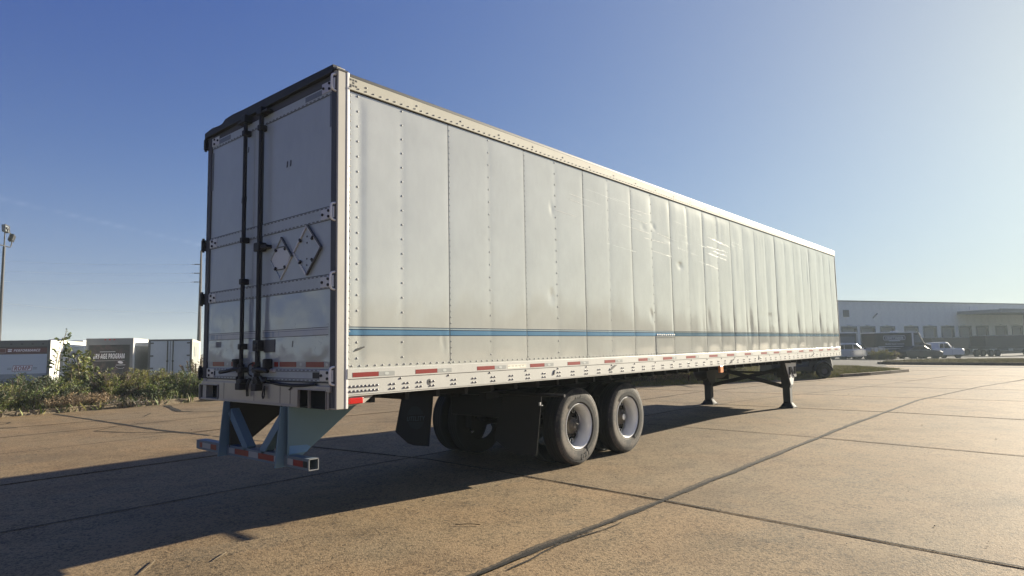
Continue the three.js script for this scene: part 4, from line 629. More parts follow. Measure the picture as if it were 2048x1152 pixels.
{
  const a = at(102, 680, 37), b = at(267, 676, 41), c = at(385, 678, 43), f = at(176, 702, 60);
  parkedTrailer('box_trailer', 'box trailer with ROMP and a maroon PERFORMANCE band on its roll door', [a.x, a.z], a.y, -62, 9.0, { frame: M.darkPlate, head: 0.36, side: M.white, extra(t, w, H, len) {
    obj('shutter', [box(-0.01, 0.02, 1.15, H - 0.36, -w + 0.14, -0.14)], M.band, t); raw('door_print', faceX(-0.013, 1.15, H - 0.36, -w + 0.15, -0.15), pic(rompTex), t);
    obj('steel_wrap', [box(3.6, len, 1.14, H - 0.35, 0, 0.012), box(len - 0.03, len + 0.01, 1.1, H, -0.4, 0.016)], polished, t); obj('side_hatch', [box(1.1, 2.6, 2.3, 3.25, 0, 0.014, 0.005), box(1.2, 2.5, 2.4, 3.15, 0.014, 0.02, 0.004)], M.toprail, t);
    for (const x of [3.4, 8.2]) obj('roof_vent', [box(x - 0.4, x + 0.4, H, H + 0.13, -0.9, -0.1, 0.05)], M.white, t);
    obj('hinge_bar', [0, 1, 2, 3].map((k) => box(-0.07, -0.05, H - 0.25, H - 0.18, -0.4 - 0.5 * k, -0.3 - 0.5 * k)), M.black, t);
  } });
  parkedTrailer('box_trailer', 'box trailer with a dark DRY-AGE PROGRAM poster on its rear doors', [b.x, b.z], b.y, -60, 12.0, { frame: std(lin(0.20, 0.205, 0.21), 0.5, 0.2, { map: grime }), head: 0.42, extra(t, w, H, len) {
    obj('shutter', [box(-0.01, 0.02, 1.15, H - 0.42, -w + 0.14, -0.14)], M.darkPlate, t); raw('door_print', faceX(-0.013, 1.15, H - 0.42, -w + 0.20, -0.20), pic(ageTex), t);
    obj('steel_wrap', [box(0.5, len, 1.14, H - 0.5, 0, 0.012)], polished, t); obj('corner_strip', [box(-0.02, 0.1, 0.6, H - 0.02, 0.0, 0.03, 0.005)], M.postedge, t); obj('step_plate', [box(-0.12, -0.05, 1.25, 1.55, -w + 0.25, -w + 0.75, 0.01)], M.hinge, t);
    obj('header_lamp', [0, 1, 2].map((k) => box(-0.065, -0.05, H - 0.12, H - 0.06, -w * 0.5 - 0.3 + 0.25 * k, -w * 0.5 - 0.2 + 0.25 * k)), M.redLens, t);
  } });
  parkedTrailer('box_trailer', 'plain white box trailer with two closed swing doors', [c.x, c.z], c.y, -64, 11.0, { frame: M.darkPlate, head: 0.12, side: M.rail, extra(t, w, H) {
    for (const [z0, z1] of [[-w + 0.14, -w / 2 - 0.01], [-w / 2 + 0.01, -0.14]]) obj('door', [box(-0.045, 0.02, 1.12, H - 0.12, z0, z1, 0.006)], std(lin(0.42, 0.47, 0.52), 0.3, 0.2, { map: grime }), t);
    for (const z of [-w / 2 - 0.16, -w / 2 + 0.16]) obj('lock_rod', [rod(V(-0.08, 1.1, z), V(-0.08, H - 0.1, z), 0.035, 0.035, 8), box(-0.11, -0.04, 1.35, 1.5, z - 0.25, z + 0.05), box(-0.1, -0.04, 2.6, 2.7, z - 0.06, z + 0.06)], M.black, t);
    obj('door_gap', [box(-0.05, -0.03, 1.12, H - 0.12, -w / 2 - 0.012, -w / 2 + 0.012)], M.black, t);
    for (const z of [-0.02, -w + 0.02]) for (const y of [H - 0.25, 3.0, 2.2, 1.4]) obj('hinge', [box(-0.075, -0.04, y - 0.05, y + 0.05, Math.min(z, z + (z > -1 ? -0.3 : 0.3)), Math.max(z, z + (z > -1 ? -0.3 : 0.3)))], M.darkPlate, t);
    for (const x of [2.2, 4.2]) obj('side_vent', [box(x, x + 0.5, 2.9, 3.6, 0, 0.02)], M.marker, t);
    obj('rib', [0.8, 1.6, 2.4, 3.2, 4, 4.8, 5.6, 6.4, 7.2, 8].map((x) => box(x, x + 0.05, 1.14, H - 0.15, 0, 0.02)), M.rail, t);
  } });
  parkedTrailer('box_trailer', 'distant grey trailer whose pale roof shows between the two signed trailers', [f.x, f.z], f.y, -30, 9.0, { frame: M.marker, side: M.marker });
}

// ---------------------------------------------------------------- masts and lines
{
  const p = at(8, 500, 46), base = terrain(p.x, p.z), top = at(8.5, 463, 46).y, armY = at(8, 491, 46).y;
  const L = thing('light_pole', 'dark steel yard light mast carrying floodlights on curved arms', 'light pole', [p.x, base, p.z], 0.86);
  obj('mast', [rod(V(0, 0, 0), V(0, armY - base - 0.1, 0), 0.13, 0.085, 10), rod(V(0, armY - base - 0.12, 0), V(0, top - base, 0), 0.05, 0.04, 8)], M.black, L);
  for (const s of [1, -1]) {
    obj('arm', tube([V(0, armY - base, 0), V(s * 0.4, armY - base - 0.02, 0), V(s * 0.72, armY - base + 0.02, 0), V(s * 0.82, armY - base + 0.25, 0), V(s * 0.83, armY - base + 0.45, 0)], 0.04, 16, 8), M.black, L);
    const f = holder('floodlight', L); f.position.set(s * 0.92, armY - base + 0.70, 0); f.rotation.set(0.25, 0.3, s * -0.22); obj('housing', [box(-0.30, 0.30, -0.24, 0.24, -0.14, 0.10, 0.04), box(-0.33, 0.33, -0.27, 0.27, -0.18, -0.14, 0.01)], M.black, f); obj('lens', box(-0.27, 0.27, -0.21, 0.21, -0.185, -0.175), M.glass, f);
  }
  const f = holder('floodlight', L); f.position.set(0.02, top - base + 0.22, 0); f.rotation.set(-0.1, Math.PI + 0.1, 0.06); obj('housing', [box(-0.32, 0.32, -0.26, 0.26, -0.12, 0.10, 0.04)], M.marker, f); obj('frame', [box(-0.33, 0.33, 0.20, 0.27, -0.15, -0.12), box(-0.33, 0.33, -0.27, -0.2, -0.15, -0.12), box(-0.33, -0.27, -0.2, 0.2, -0.15, -0.12), box(0.27, 0.33, -0.2, 0.2, -0.15, -0.12), box(-0.2, 0.2, -0.08, 0.08, -0.2, -0.12, 0.03), box(-0.05, 0.05, -0.3, 0.1, -0.18, -0.12)], M.black, f);
}
{
  const D = 75, p = at(399, 640, D), base = terrain(p.x, p.z), yTop = at(403, 499, D).y, arms = [527, 545, 563].map((y) => at(402, y, D).y);
  const P = thing('utility_pole', 'tall tapering utility pole with short side arms behind the plain white trailer', 'utility pole', [p.x, base, p.z], 0);
  const wood = std(lin(0.055, 0.042, 0.035), 0.85);
  obj('pole', rod(V(0, 0, 0), V(0, yTop - base, 0), 0.24, 0.10, 10), wood, P);
  const left = V(-1, 0, 0).applyQuaternion(camera.quaternion).setY(0).normalize(), away = V(0, 0, -1).applyQuaternion(camera.quaternion).setY(0).normalize();
  const ends = arms.map((y) => { const q = left.clone().multiplyScalar(0.75).setY(y - base); obj('arm', bar(V(0, y - base - 0.02, 0), q, 0.09, 0.09), wood, P); obj('insulator', rod(q.clone(), q.clone().add(left.clone().multiplyScalar(0.35)), 0.045, 0.03, 6), M.hinge, P); return q.clone().add(left.clone().multiplyScalar(0.35)).add(P.position); });
  const lab = ['uppermost thin power line running west from the utility pole', 'second thin power line below the uppermost one', 'third thin power line from the lowest arm of the utility pole'];
  ends.forEach((e, i) => { const far = at(-140, [509, 530, 552][i], 96), pts = []; for (let k = 0; k <= 12; k++) { const t = k / 12; pts.push(e.clone().lerp(far, t).add(V(0, -2.2 * 4 * t * (1 - t) * 0.25, 0))); } tag(obj('power_line', tube(pts, 0.006, 40, 4), M.hinge), lab[i], 'power line'); });
  const pts = []; const e = at(397, 625, D), far = at(-140, 590, 60); for (let k = 0; k <= 12; k++) pts.push(e.clone().lerp(far, k / 12).add(V(0, -0.5 * Math.sin((k / 12) * Math.PI), 0)));
  tag(obj('power_line', tube(pts, 0.006, 40, 4), M.hinge), 'lowest sagging cable crossing the sky just above the parked trailers', 'power line');
}

// ---------------------------------------------------------------- warehouse
{
  const A = V(114.1, 0, -24.1), ang = Math.atan2(22.5, 48.6), g0 = -0.95;
  const B = thing('warehouse', 'long low grey warehouse with a row of dock doors and a flat canopy', 'warehouse', [A.x, g0, A.z], -ang);
  const wall = std(lin(0.80, 0.80, 0.72), 0.85, 0, { map: grime }), doorM = std(lin(0.24, 0.25, 0.25), 0.8), trim = std(lin(0.10, 0.105, 0.11), 0.7);
  const X0 = -42, X1 = 84, Ht = 8.28 - g0, dTop = 4.02 - g0, dBot = 1.0;
  const bays = [-38, -33, -28, -23, -18, -13, -9.4, -4.6, 0.3, 4.9, 10.0, 16.3, 21.5, 26.6, 31.8, 37.1, 43.2, 48.5, 54, 59.5, 65, 70.5, 76];
  // walls as panels between the openings, so that every door sits in a real recess
  const pans = []; let x = X0; for (const b of bays) { pans.push([x, b]); x = b + 3.75; } pans.push([x, X1]);
  for (const [a, b] of pans) obj('wall_panel', box(a + 0.01, b - 0.01, 0, dTop, -0.4, 0), wall, B);
  for (let k = X0; k < X1; k += 10.5) obj('wall_panel', box(k + 0.012, k + 10.488, dTop, Ht, -0.4, 0.004), wall, B);
  for (const b of bays) { const d = holder('dock_door', B); obj('leaf', box(b, b + 3.75, dBot, dTop, -0.34, -0.28), doorM, d); obj('sill', box(b, b + 3.75, 0, dBot, -0.4, -0.02), trim, d); obj('seal', [box(b, b + 0.25, dBot, dTop, -0.28, 0.12), box(b + 3.5, b + 3.75, dBot, dTop, -0.28, 0.12), box(b + 0.25, b + 3.5, dTop - 0.35, dTop, -0.28, 0.12)], trim, d); obj('door_rib', [1, 2, 3].map((k) => box(b + 0.25, b + 3.5, dBot + k * 0.75, dBot + k * 0.75 + 0.03, -0.28, -0.265)), trim, d); obj('door_lamp', box(b + 1.5, b + 2.25, dTop + 0.12, dTop + 0.30, 0.0, 0.3, 0.03), M.white, d); }
  obj('roof', [box(X0 - 0.2, X1 + 0.2, Ht, Ht + 0.14, -46, 0.12)], trim, B); obj('rear_wall', [box(X0, X1, 0, Ht, -45.8, -45.4), box(X0, X0 + 0.4, 0, Ht, -45.4, -0.4), box(X1 - 0.4, X1, 0, Ht, -45.4, -0.4)], wall, B);
  obj('vent', [box(1.0, 2.3, 6.6 - 0.0, 7.75, 0, 0.16, 0.03)], trim, B); obj('stair_rail', [bar(V(8.2, 6.4, 0.1), V(9.4, 7.2, 0.1), 0.08, 0.18)], trim, B);
  obj('sign', [box(35.4, 38.0, 7.95, 8.65, 0.005, 0.14, 0.02)], M.white, B);
  obj('canopy', [box(31.5, 62, 7.05, 7.65, 0.1, 7.5, 0.03), box(31.5, 62, 7.6, 7.75, 7.3, 7.6)], std(lin(0.20, 0.21, 0.21), 0.7), B);
  for (const px of [40.5, 50, 60]) obj('canopy_column', box(px, px + 0.75, 0, 7.05, 6.3, 6.9, 0.02), std(lin(0.25, 0.255, 0.255), 0.8), B);
}

// ---------------------------------------------------------------- vehicles before the warehouse
// local axes: x forwards, y up, z to the right; origin on the ground under the middle
const wheelAt = (parent, x, z, r = 0.34, w = 0.22, hubMat = M.marker) => { const q = holder('wheel', parent); obj('tyre', new THREE.LatheGeometry([[r * 0.62, -w / 2], [r * 0.9, -w / 2], [r, -w * 0.34], [r, w * 0.34], [r * 0.9, w / 2], [r * 0.62, w / 2]].map(([a, b]) => new THREE.Vector2(a, b)), 22).rotateX(Math.PI / 2).translate(x, r, z), M.rubber, q); obj('rim', new THREE.CylinderGeometry(r * 0.63, r * 0.63, w * 0.8, 16).rotateX(Math.PI / 2).translate(x, r, z), hubMat, q); };
function car(name, label, category, pos, deg, paint, o) {
  const t = thing(name, label, category, pos, -THREE.MathUtils.degToRad(deg)), w = o.w ?? 1.84;
  obj('body', prism(o.body, w - 0.12, 0.06).translate(0, 0, -w / 2 + 0.06), paint, t);
  obj('cabin', prism(o.cabin, w - 0.34, 0.07).translate(0, 0, -w / 2 + 0.17), paint, t);
  for (const win of o.windows) for (const s of [-1, 1]) obj('window', prism(win, 0.012).translate(0, 0, s > 0 ? w / 2 - 0.108 : -w / 2 + 0.096), M.glass, t);
  for (const [a, b] of o.screens) obj('windscreen', bar(V(a[0], a[1], 0), V(b[0], b[1], 0), w - 0.40, 0.02), M.glass, t);
  for (const x of o.axles) for (const s of [-1, 1]) { wheelAt(t, x, s * (w / 2 - 0.12), o.r ?? 0.35); obj('wheel_arch', new THREE.CylinderGeometry((o.r ?? 0.35) + 0.07, (o.r ?? 0.35) + 0.07, 0.02, 18, 1, false, -Math.PI / 2, Math.PI).rotateX(Math.PI / 2).rotateZ(Math.PI / 2 * 0).translate(x, (o.r ?? 0.35), s * (w / 2 + 0.001)), M.black, t); }
  const [hx, hy] = o.head; for (const s of [-1, 1]) obj('headlight', box(hx - 0.06, hx + 0.02, hy, hy + 0.14, s * (w / 2 - 0.38) - 0.2, s * (w / 2 - 0.38) + 0.2, 0.03), M.chrome, t);
  obj('grille', box(hx - 0.04, hx + 0.012, hy - 0.16, hy + 0.1, -w / 2 + 0.62, w / 2 - 0.62, 0.02), M.black, t); obj('bumper', box(hx - 0.1, hx + 0.07, hy - 0.42, hy - 0.2, -w / 2 + 0.05, w / 2 - 0.05, 0.05), o.bumper ?? paint, t);
  for (const s of [-1, 1]) { obj('mirror', box(o.mirror - 0.1, o.mirror + 0.08, 1.05 + (o.up ?? 0), 1.2 + (o.up ?? 0), s * (w / 2 + 0.1) - 0.1, s * (w / 2 + 0.1) + 0.1, 0.04), paint, t); obj('door_handle', box(o.mirror - 1.15, o.mirror - 0.95, 0.86 + (o.up ?? 0), 0.9 + (o.up ?? 0), s * (w / 2) - 0.01, s * (w / 2) + 0.03), M.black, t); obj('door_seam', [o.mirror - 1.3, o.mirror + 0.05].map((x) => box(x, x + 0.012, 0.4, 0.98 + (o.up ?? 0), s * (w / 2) - 0.004, s * (w / 2) + 0.004)), M.black, t); }
  return t;
}
const suvShape = { body: [[-2.3, 0.45], [-2.34, 0.85], [-2.25, 1.02], [0.75, 1.02], [1.0, 1.0], [2.1, 0.90], [2.3, 0.78], [2.32, 0.45], [2.2, 0.34], [-2.2, 0.34]], cabin: [[-2.2, 1.0], [-2.0, 1.55], [-1.7, 1.62], [0.0, 1.64], [0.3, 1.58], [1.12, 0.98]], windows: [[[-2.02, 1.06], [-1.86, 1.48], [-1.2, 1.54], [-1.2, 1.06]], [[-1.12, 1.06], [-1.12, 1.54], [-0.2, 1.56], [-0.2, 1.06]], [[-0.1, 1.06], [-0.1, 1.56], [0.15, 1.54], [0.85, 1.06]]], screens: [[[0.38, 1.57], [1.08, 1.05]], [[-2.12, 1.15], [-1.98, 1.5]]], axles: [-1.4, 1.45], head: [2.28, 0.68], mirror: 0.75, r: 0.36 };
const pickShape = { body: [[-2.7, 0.62], [-2.72, 1.12], [-0.75, 1.12], [0.9, 1.14], [2.5, 1.08], [2.68, 0.95], [2.7, 0.55], [2.55, 0.45], [-2.6, 0.45]], cabin: [[-0.85, 1.1], [-0.75, 1.8], [0.2, 1.86], [0.5, 1.8], [1.2, 1.12]], windows: [[[-0.68, 1.2], [-0.62, 1.72], [-0.15, 1.74], [-0.15, 1.2]], [[-0.05, 1.2], [-0.05, 1.75], [0.35, 1.72], [0.9, 1.2]]], screens: [[[0.55, 1.78], [1.17, 1.2]]], axles: [-1.6, 1.75], head: [2.66, 0.82], mirror: 0.9, r: 0.4, w: 1.98, up: 0.14 };
const sedanShape = { body: [[-2.2, 0.45], [-2.25, 0.82], [-1.9, 0.98], [0.7, 0.96], [1.9, 0.84], [2.25, 0.7], [2.25, 0.38], [2.1, 0.28], [-2.1, 0.28]], cabin: [[-1.9, 0.95], [-1.1, 1.40], [-0.2, 1.46], [0.15, 1.40], [1.0, 0.94]], windows: [[[-1.5, 1.0], [-1.0, 1.34], [-0.5, 1.38], [-0.5, 1.0]], [[-0.42, 1.0], [-0.42, 1.38], [0.05, 1.36], [0.7, 1.0]]], screens: [[[0.22, 1.38], [0.95, 0.98]], [[-1.75, 1.04], [-1.15, 1.37]]], axles: [-1.35, 1.4], head: [2.2, 0.6], mirror: 0.65, r: 0.32 };
const gnd = (px, py, depth) => { const p = at(px, py, depth); return [p.x, terrain(p.x, p.z) + 0.015, p.z]; };
// the camera's right-hand direction on the ground is about azimuth 49 degrees
car('suv', 'silver sport utility car parked beside the front end of the trailer', 'car', gnd(1699, 722, 66), 38, M.carSilver, suvShape);
car('sedan', 'dark saloon car parked before the black service step van', 'car', gnd(1838, 718, 72), 42, M.carDark, sedanShape);
car('pickup_truck', 'white pickup truck with chrome bumper, nose out beyond the dark saloon', 'pickup truck', gnd(1878, 718, 76), 36, M.carWhite, { ...pickShape, bumper: M.chrome });
const brandTex = canvasTex(1024, 400, (g, w, h) => { g.fillStyle = '#22262b'; g.fillRect(0, 0, w, h); g.strokeStyle = '#e4e6e6'; g.lineWidth = 14; g.beginPath(); g.roundRect(190, 60, 700, 120, 34); g.stroke(); g.fillStyle = '#d8dbdb'; g.font = 'bold 100px sans-serif'; g.textAlign = 'center'; g.fillText('CRAFTSMAN', 540, 156); g.fillRect(360, 196, 360, 22); g.font = 'bold 56px sans-serif'; g.fillText('Mobile Repair Services', 540, 320); g.fillRect(0, 366, w, 16); });
{
  const p = gnd(1792, 722, 74), t = thing('step_van', 'black service step van lettered CRAFTSMAN with a white edge strip before its cab', 'van', p, -THREE.MathUtils.degToRad(42));
  const dark = std(lin(0.028, 0.03, 0.034), 0.4), w = 2.3;
  obj('body', box(-3.3, 1.35, 0.6, 2.95, -w / 2, w / 2, 0.08), dark, t); obj('roof', [box(-3.35, 2.0, 2.95, 3.06, -w / 2 - 0.02, w / 2 + 0.02, 0.03)], M.carWhite, t); obj('roof_vent', box(-0.3, 0.3, 3.06, 3.2, -0.3, 0.3, 0.05), M.white, t);
  obj('cab', prism([[1.35, 0.5], [1.35, 2.95], [2.2, 2.95], [2.75, 1.75], [3.6, 1.5], [3.75, 0.6], [3.6, 0.5]], w - 0.1, 0.05).translate(0, 0, -w / 2 + 0.05), dark, t);
  obj('edge_strip', [box(1.28, 1.48, 0.55, 2.95, w / 2 - 0.05, w / 2 + 0.03, 0.01)], M.carWhite, t);
  for (const s of [1, -1]) obj('window', prism([[1.6, 1.85], [1.6, 2.7], [2.1, 2.7], [2.5, 1.85]], 0.02).translate(0, 0, s > 0 ? w / 2 - 0.0 : -w / 2 - 0.02), M.marker, t);
  obj('windscreen', bar(V(2.24, 2.9, 0), V(2.76, 1.85, 0), w - 0.3, 0.04), M.marker, t);
  { const q = new THREE.PlaneGeometry(3.9, 1.52).translate(-1.0, 2.1, w / 2 + 0.004); raw('van_lettering', q, pic(brandTex), t); }
  obj('side_stripe', [box(-3.2, 1.2, 1.15, 1.2, w / 2, w / 2 + 0.01), box(-3.2, 1.2, 0.85, 0.89, w / 2, w / 2 + 0.01)], M.white, t);
  for (const x of [-2.1, 2.7]) for (const s of [-1, 1]) wheelAt(t, x, s * (w / 2 - 0.15), 0.42, 0.26); obj('headlight', [box(3.7, 3.78, 0.85, 1.05, -0.9, -0.6), box(3.7, 3.78, 0.85, 1.05, 0.6, 0.9)], M.chrome, t); obj('bumper', box(3.65, 3.85, 0.45, 0.65, -1.1, 1.1, 0.04), M.marker, t);
}
{
  const p = gnd(1672, 722, 74), t = thing('step_van', 'boxy dark delivery van with a pale roof edge, mostly hidden behind the silver car', 'van', p, -THREE.MathUtils.degToRad(42)), w = 2.2, dark = std(lin(0.06, 0.065, 0.07), 0.4);
  obj('body', box(-3, 2.0, 0.5, 2.9, -w / 2, w / 2, 0.06), dark, t); obj('roof', [box(-3.04, 2.06, 2.9, 3.05, -w / 2 - 0.03, w / 2 + 0.03, 0.03), box(1.96, 2.06, 1.2, 2.9, w / 2 - 0.05, w / 2 + 0.03, 0.02)], M.carWhite, t); obj('window', box(-0.5, 1.7, 1.8, 2.55, w / 2, w / 2 + 0.02), M.marker, t); obj('bonnet', prism([[2.0, 0.5], [2.0, 1.6], [2.9, 1.4], [3.1, 0.6], [3.0, 0.5]], w - 0.2, 0.05).translate(0, 0, -w / 2 + 0.1), dark, t);
  for (const x of [-2, 2.3]) for (const s of [-1, 1]) wheelAt(t, x, s * (w / 2 - 0.15), 0.4, 0.25);
}
{ // stacked pallets and crates by the lot
  const p = gnd(1752, 717, 64), t = thing('crate', 'pale grey weathered crate standing between the silver car and the step van', 'crate', p, -THREE.MathUtils.degToRad(44));
  obj('box', box(-0.65, 0.65, 0.5, 1.2, -0.5, 0.5, 0.02), M.hinge, t); for (const x of [-0.5, 0, 0.5]) obj('slat', box(x - 0.06, x + 0.06, 0.5, 1.22, 0.5, 0.53), M.toprail, t); obj('skid', [box(-0.6, -0.45, 0, 0.5, -0.45, 0.45), box(0.45, 0.6, 0, 0.5, -0.45, 0.45)], M.stalk, t);
}
function longRig(name, label, px, depth, deg, len, h, col) {
  const t = thing(name, label, 'flatbed trailer', gnd(px, 715, depth), -THREE.MathUtils.degToRad(deg)), m = std(lin(...col), 0.5);
  obj('bed', [box(-len / 2, len / 2, 1.1, 1.4, -1.2, 1.2, 0.03)], m, t); obj('load', [box(-len / 2 + 0.3, len / 2 - 0.4, 1.4, h, -1.15, 1.15, 0.05)], m, t); obj('top_edge', [box(-len / 2 + 0.3, len / 2 - 0.4, h, h + 0.09, -1.18, 1.18, 0.02)], M.marker, t);
  for (const x of [-len / 2 + 1.2, -len / 2 + 2.4, len / 2 - 2.5]) for (const s of [-1, 1]) wheelAt(t, x, s * 1.05, 0.5, 0.3, M.gasket);
}
longRig('flatbed_trailer', 'long dark covered flatbed trailer under the warehouse canopy', 2025, 92, 34, 13, 2.9, [0.045, 0.045, 0.042]);
longRig('flatbed_trailer', 'dark loaded flatbed trailer behind the white pickup truck', 1912, 98, 34, 12, 2.75, [0.04, 0.042, 0.042]);

// ---------------------------------------------------------------- small utility vehicle at the edge of the yard
{
  const p = at(1590, 757, 28), t = thing('utility_cart', 'black four-wheeled utility cart on the yard edge, seen under the trailer nose', 'utility cart', [p.x, 0.0, p.z], -THREE.MathUtils.degToRad(44));
  const r = 0.31; obj('body', prism([[-1.25, 0.36], [-1.3, 0.95], [-0.35, 0.95], [-0.25, 0.5], [0.35, 0.5], [0.5, 1.0], [1.0, 0.96], [1.35, 0.80], [1.40, 0.45], [1.2, 0.34]], 1.06, 0.04).translate(0, 0, -0.53), M.cartBlack, t);
  for (const s of [-1, 1]) { obj('fender', [new THREE.TorusGeometry(0.38, 0.06, 6, 14, Math.PI).scale(1, 1, 2.2).translate(0.92, r, s * 0.62)], M.cartBlack, t); obj('roll_bar', [tube([V(0.55, 0.95, s * 0.6), V(0.15, 1.75, s * 0.58), V(-0.6, 1.82, s * 0.58), V(-0.75, 0.9, s * 0.6)], 0.03, 20, 6)], M.black, t); }
  obj('roof_bar', [rod(V(0.15, 1.75, -0.58), V(0.15, 1.75, 0.58), 0.03), rod(V(-0.6, 1.82, -0.58), V(-0.6, 1.82, 0.58), 0.03)], M.black, t); obj('seat', [box(-0.45, 0.1, 0.62, 0.76, -0.5, 0.5, 0.05), box(-0.55, -0.4, 0.7, 1.25, -0.5, 0.5, 0.05)], M.rubber, t); obj('cargo_bed', [box(-1.35, -0.5, 0.95, 1.2, -0.62, -0.57), box(-1.35, -0.5, 0.95, 1.2, 0.57, 0.62), box(-1.35, -1.3, 0.95, 1.2, -0.57, 0.57)], M.cartBlack, t);
  obj('hood_trim', [bar(V(1.06, 0.97, 0.42), V(1.42, 0.72, 0.42), 0.12, 0.03)], M.chrome, t); obj('headlight', [box(1.34, 1.4, 0.66, 0.76, -0.5, -0.3), box(1.34, 1.4, 0.66, 0.76, 0.3, 0.5)], M.chrome, t);
  for (const x of [-0.95, 0.95]) for (const s of [-1, 1]) { const q = holder('wheel', t); obj('tyre', [new THREE.TorusGeometry(r - 0.1, 0.115, 8, 22).scale(1, 1, 1.2).translate(x, r, s * 0.62)], M.rubber, q); obj('rim', [new THREE.CylinderGeometry(0.14, 0.14, 0.18, 12).rotateX(Math.PI / 2).translate(x, r, s * 0.62)], M.gasket, q); }
}

// ---------------------------------------------------------------- vegetation
const pick = (r, list) => list[Math.floor(r() * list.length)];
// leaves: folded two-triangle blades, gathered from a list of [point, outward direction, length, width, colour]
function leaves(list, r) {
  const pos = [], col = [], a = V(0, 0, 0), s = V(0, 0, 0), n = V(0, 0, 0);
  for (const [p, d, L, w, c] of list) {
    a.copy(d).normalize(); s.set(r() - 0.5, r() - 0.5, r() - 0.5).cross(a).normalize(); n.crossVectors(a, s);
    const m = p.clone().addScaledVector(a, L * 0.45), t = p.clone().addScaledVector(a, L).addScaledVector(n, -L * 0.2), l = m.clone().addScaledVector(s, w).addScaledVector(n, w * 0.35), q = m.clone().addScaledVector(s, -w).addScaledVector(n, w * 0.35);
    for (const v of [p, l, t, p, t, q]) { pos.push(v.x, v.y, v.z); col.push(c[0], c[1], c[2]); }
  }
  const g = new THREE.BufferGeometry(); g.setAttribute('position', new THREE.Float32BufferAttribute(pos, 3)); g.setAttribute('color', new THREE.Float32BufferAttribute(col, 3)); g.setAttribute('uv', new THREE.Float32BufferAttribute(new Float32Array(pos.length / 3 * 2), 2)); g.computeVertexNormals(); return g;
}
const GREEN = [[0.115, 0.165, 0.022], [0.14, 0.19, 0.026], [0.09, 0.13, 0.018], [0.18, 0.21, 0.032], [0.07, 0.105, 0.017]], OLIVE = [[0.24, 0.235, 0.045], [0.19, 0.20, 0.040], [0.28, 0.255, 0.055], [0.15, 0.165, 0.034]], DRY = [[0.36, 0.26, 0.14], [0.28, 0.20, 0.11], [0.44, 0.325, 0.19], [0.18, 0.13, 0.075]], BROWN = [[0.115, 0.088, 0.058], [0.15, 0.115, 0.076], [0.085, 0.066, 0.045], [0.19, 0.15, 0.10]], DEEP = [[0.035, 0.056, 0.018], [0.05, 0.074, 0.022], [0.065, 0.09, 0.027]];
const tint = (c, r, k = 0.3) => { const f = 1 - k / 2 + k * r(); return [c[0] * f, c[1] * f, c[2] * f]; };
// many thin upright sprays with small leaves: kochia, ragweed and the like
function spray(r, o) {
  const list = [], stems = [];
  for (let i = 0; i < o.stems; i++) {
    const a = r() * 6.283, q = Math.sqrt(r()) * o.radius, bx = Math.cos(a) * q * 0.55 * (o.sx ?? 1), bz = Math.sin(a) * q * 0.55, h = o.h * (0.62 + 0.5 * r()) * (1 - 0.35 * Math.pow(q / o.radius, 2)), lx = Math.cos(a) * q * 0.6 * (o.sx ?? 1) + 0.12 * (r() - 0.5), lz = Math.sin(a) * q * 0.6 + 0.12 * (r() - 0.5);
    const P = (t) => V(bx + lx * t * t, h * t, bz + lz * t * t), c0 = pick(r, o.colors);
    stems.push(tube([P(0), P(0.35), P(0.7), P(1)], 0.005 + 0.003 * r(), 5, 3));
    for (let k = 0; k < o.leaves; k++) { const t = (o.from ?? 0.12) + (1 - (o.from ?? 0.12)) * Math.pow(r(), 0.8), p = P(t), rad = o.bush * (1 - 0.75 * t) + 0.02, an = r() * 6.283; p.x += Math.cos(an) * rad * r(); p.z += Math.sin(an) * rad * r(); p.y += (r() - 0.4) * rad; list.push([p, V(Math.cos(an), 0.3 + 0.9 * r(), Math.sin(an)), o.leaf * (0.6 + 0.8 * r()), o.leaf * (o.slim ?? 0.22) * (0.7 + 0.6 * r()), tint(c0, r, 0.5)]); }
    if (o.seed) for (let k = 0; k < o.seed; k++) { const p = P(0.8 + 0.22 * r()); p.x += 0.04 * (r() - 0.5); p.z += 0.04 * (r() - 0.5); list.push([p, V(r() - 0.5, 0.8, r() - 0.5), 0.035, 0.012, tint(pick(r, o.seedColors ?? BROWN), r)]); }
  }
  return [leaves(list, r), stems];
}
// tall weeds with broad drooping leaves on a branching stalk
function tallWeed(r, h, n, leafSize, colors) {
  const list = [], stems = [];
  for (let i = 0; i < n; i++) {
    const a = r() * 6.283, lean = 0.22 + 0.2 * r(), hh = h * (0.6 + 0.42 * r()), b = V((r() - 0.5) * 0.5, 0, (r() - 0.5) * 0.4), P = (t) => V(b.x + Math.cos(a) * lean * t * t, hh * t, b.z + Math.sin(a) * lean * t * t);
    stems.push(tube([P(0), P(0.4), P(0.75), P(1)], 0.009, 8, 4));
    for (let t = 0.22; t < 1; t += 0.045) { const p = P(t), an = r() * 6.283, L = 0.28 * (1.15 - t) + 0.05, e = p.clone().add(V(Math.cos(an) * L, 0.10 + 0.08 * r(), Math.sin(an) * L)); stems.push(tube([p, p.clone().lerp(e, 0.6).add(V(0, 0.03, 0)), e], 0.0035, 3, 3)); for (let k = 0; k < 6; k++) { const q = p.clone().lerp(e, 0.35 + 0.7 * r()); list.push([q, V(Math.cos(an) + 0.9 * (r() - 0.5), -0.25 + 0.7 * (r() - 0.4), Math.sin(an) + 0.9 * (r() - 0.5)), leafSize * (0.6 + 0.7 * r()), leafSize * 0.36 * (0.7 + 0.5 * r()), tint(pick(r, colors), r, 0.4)]); } }
  }
  return [leaves(list, r), stems];
}
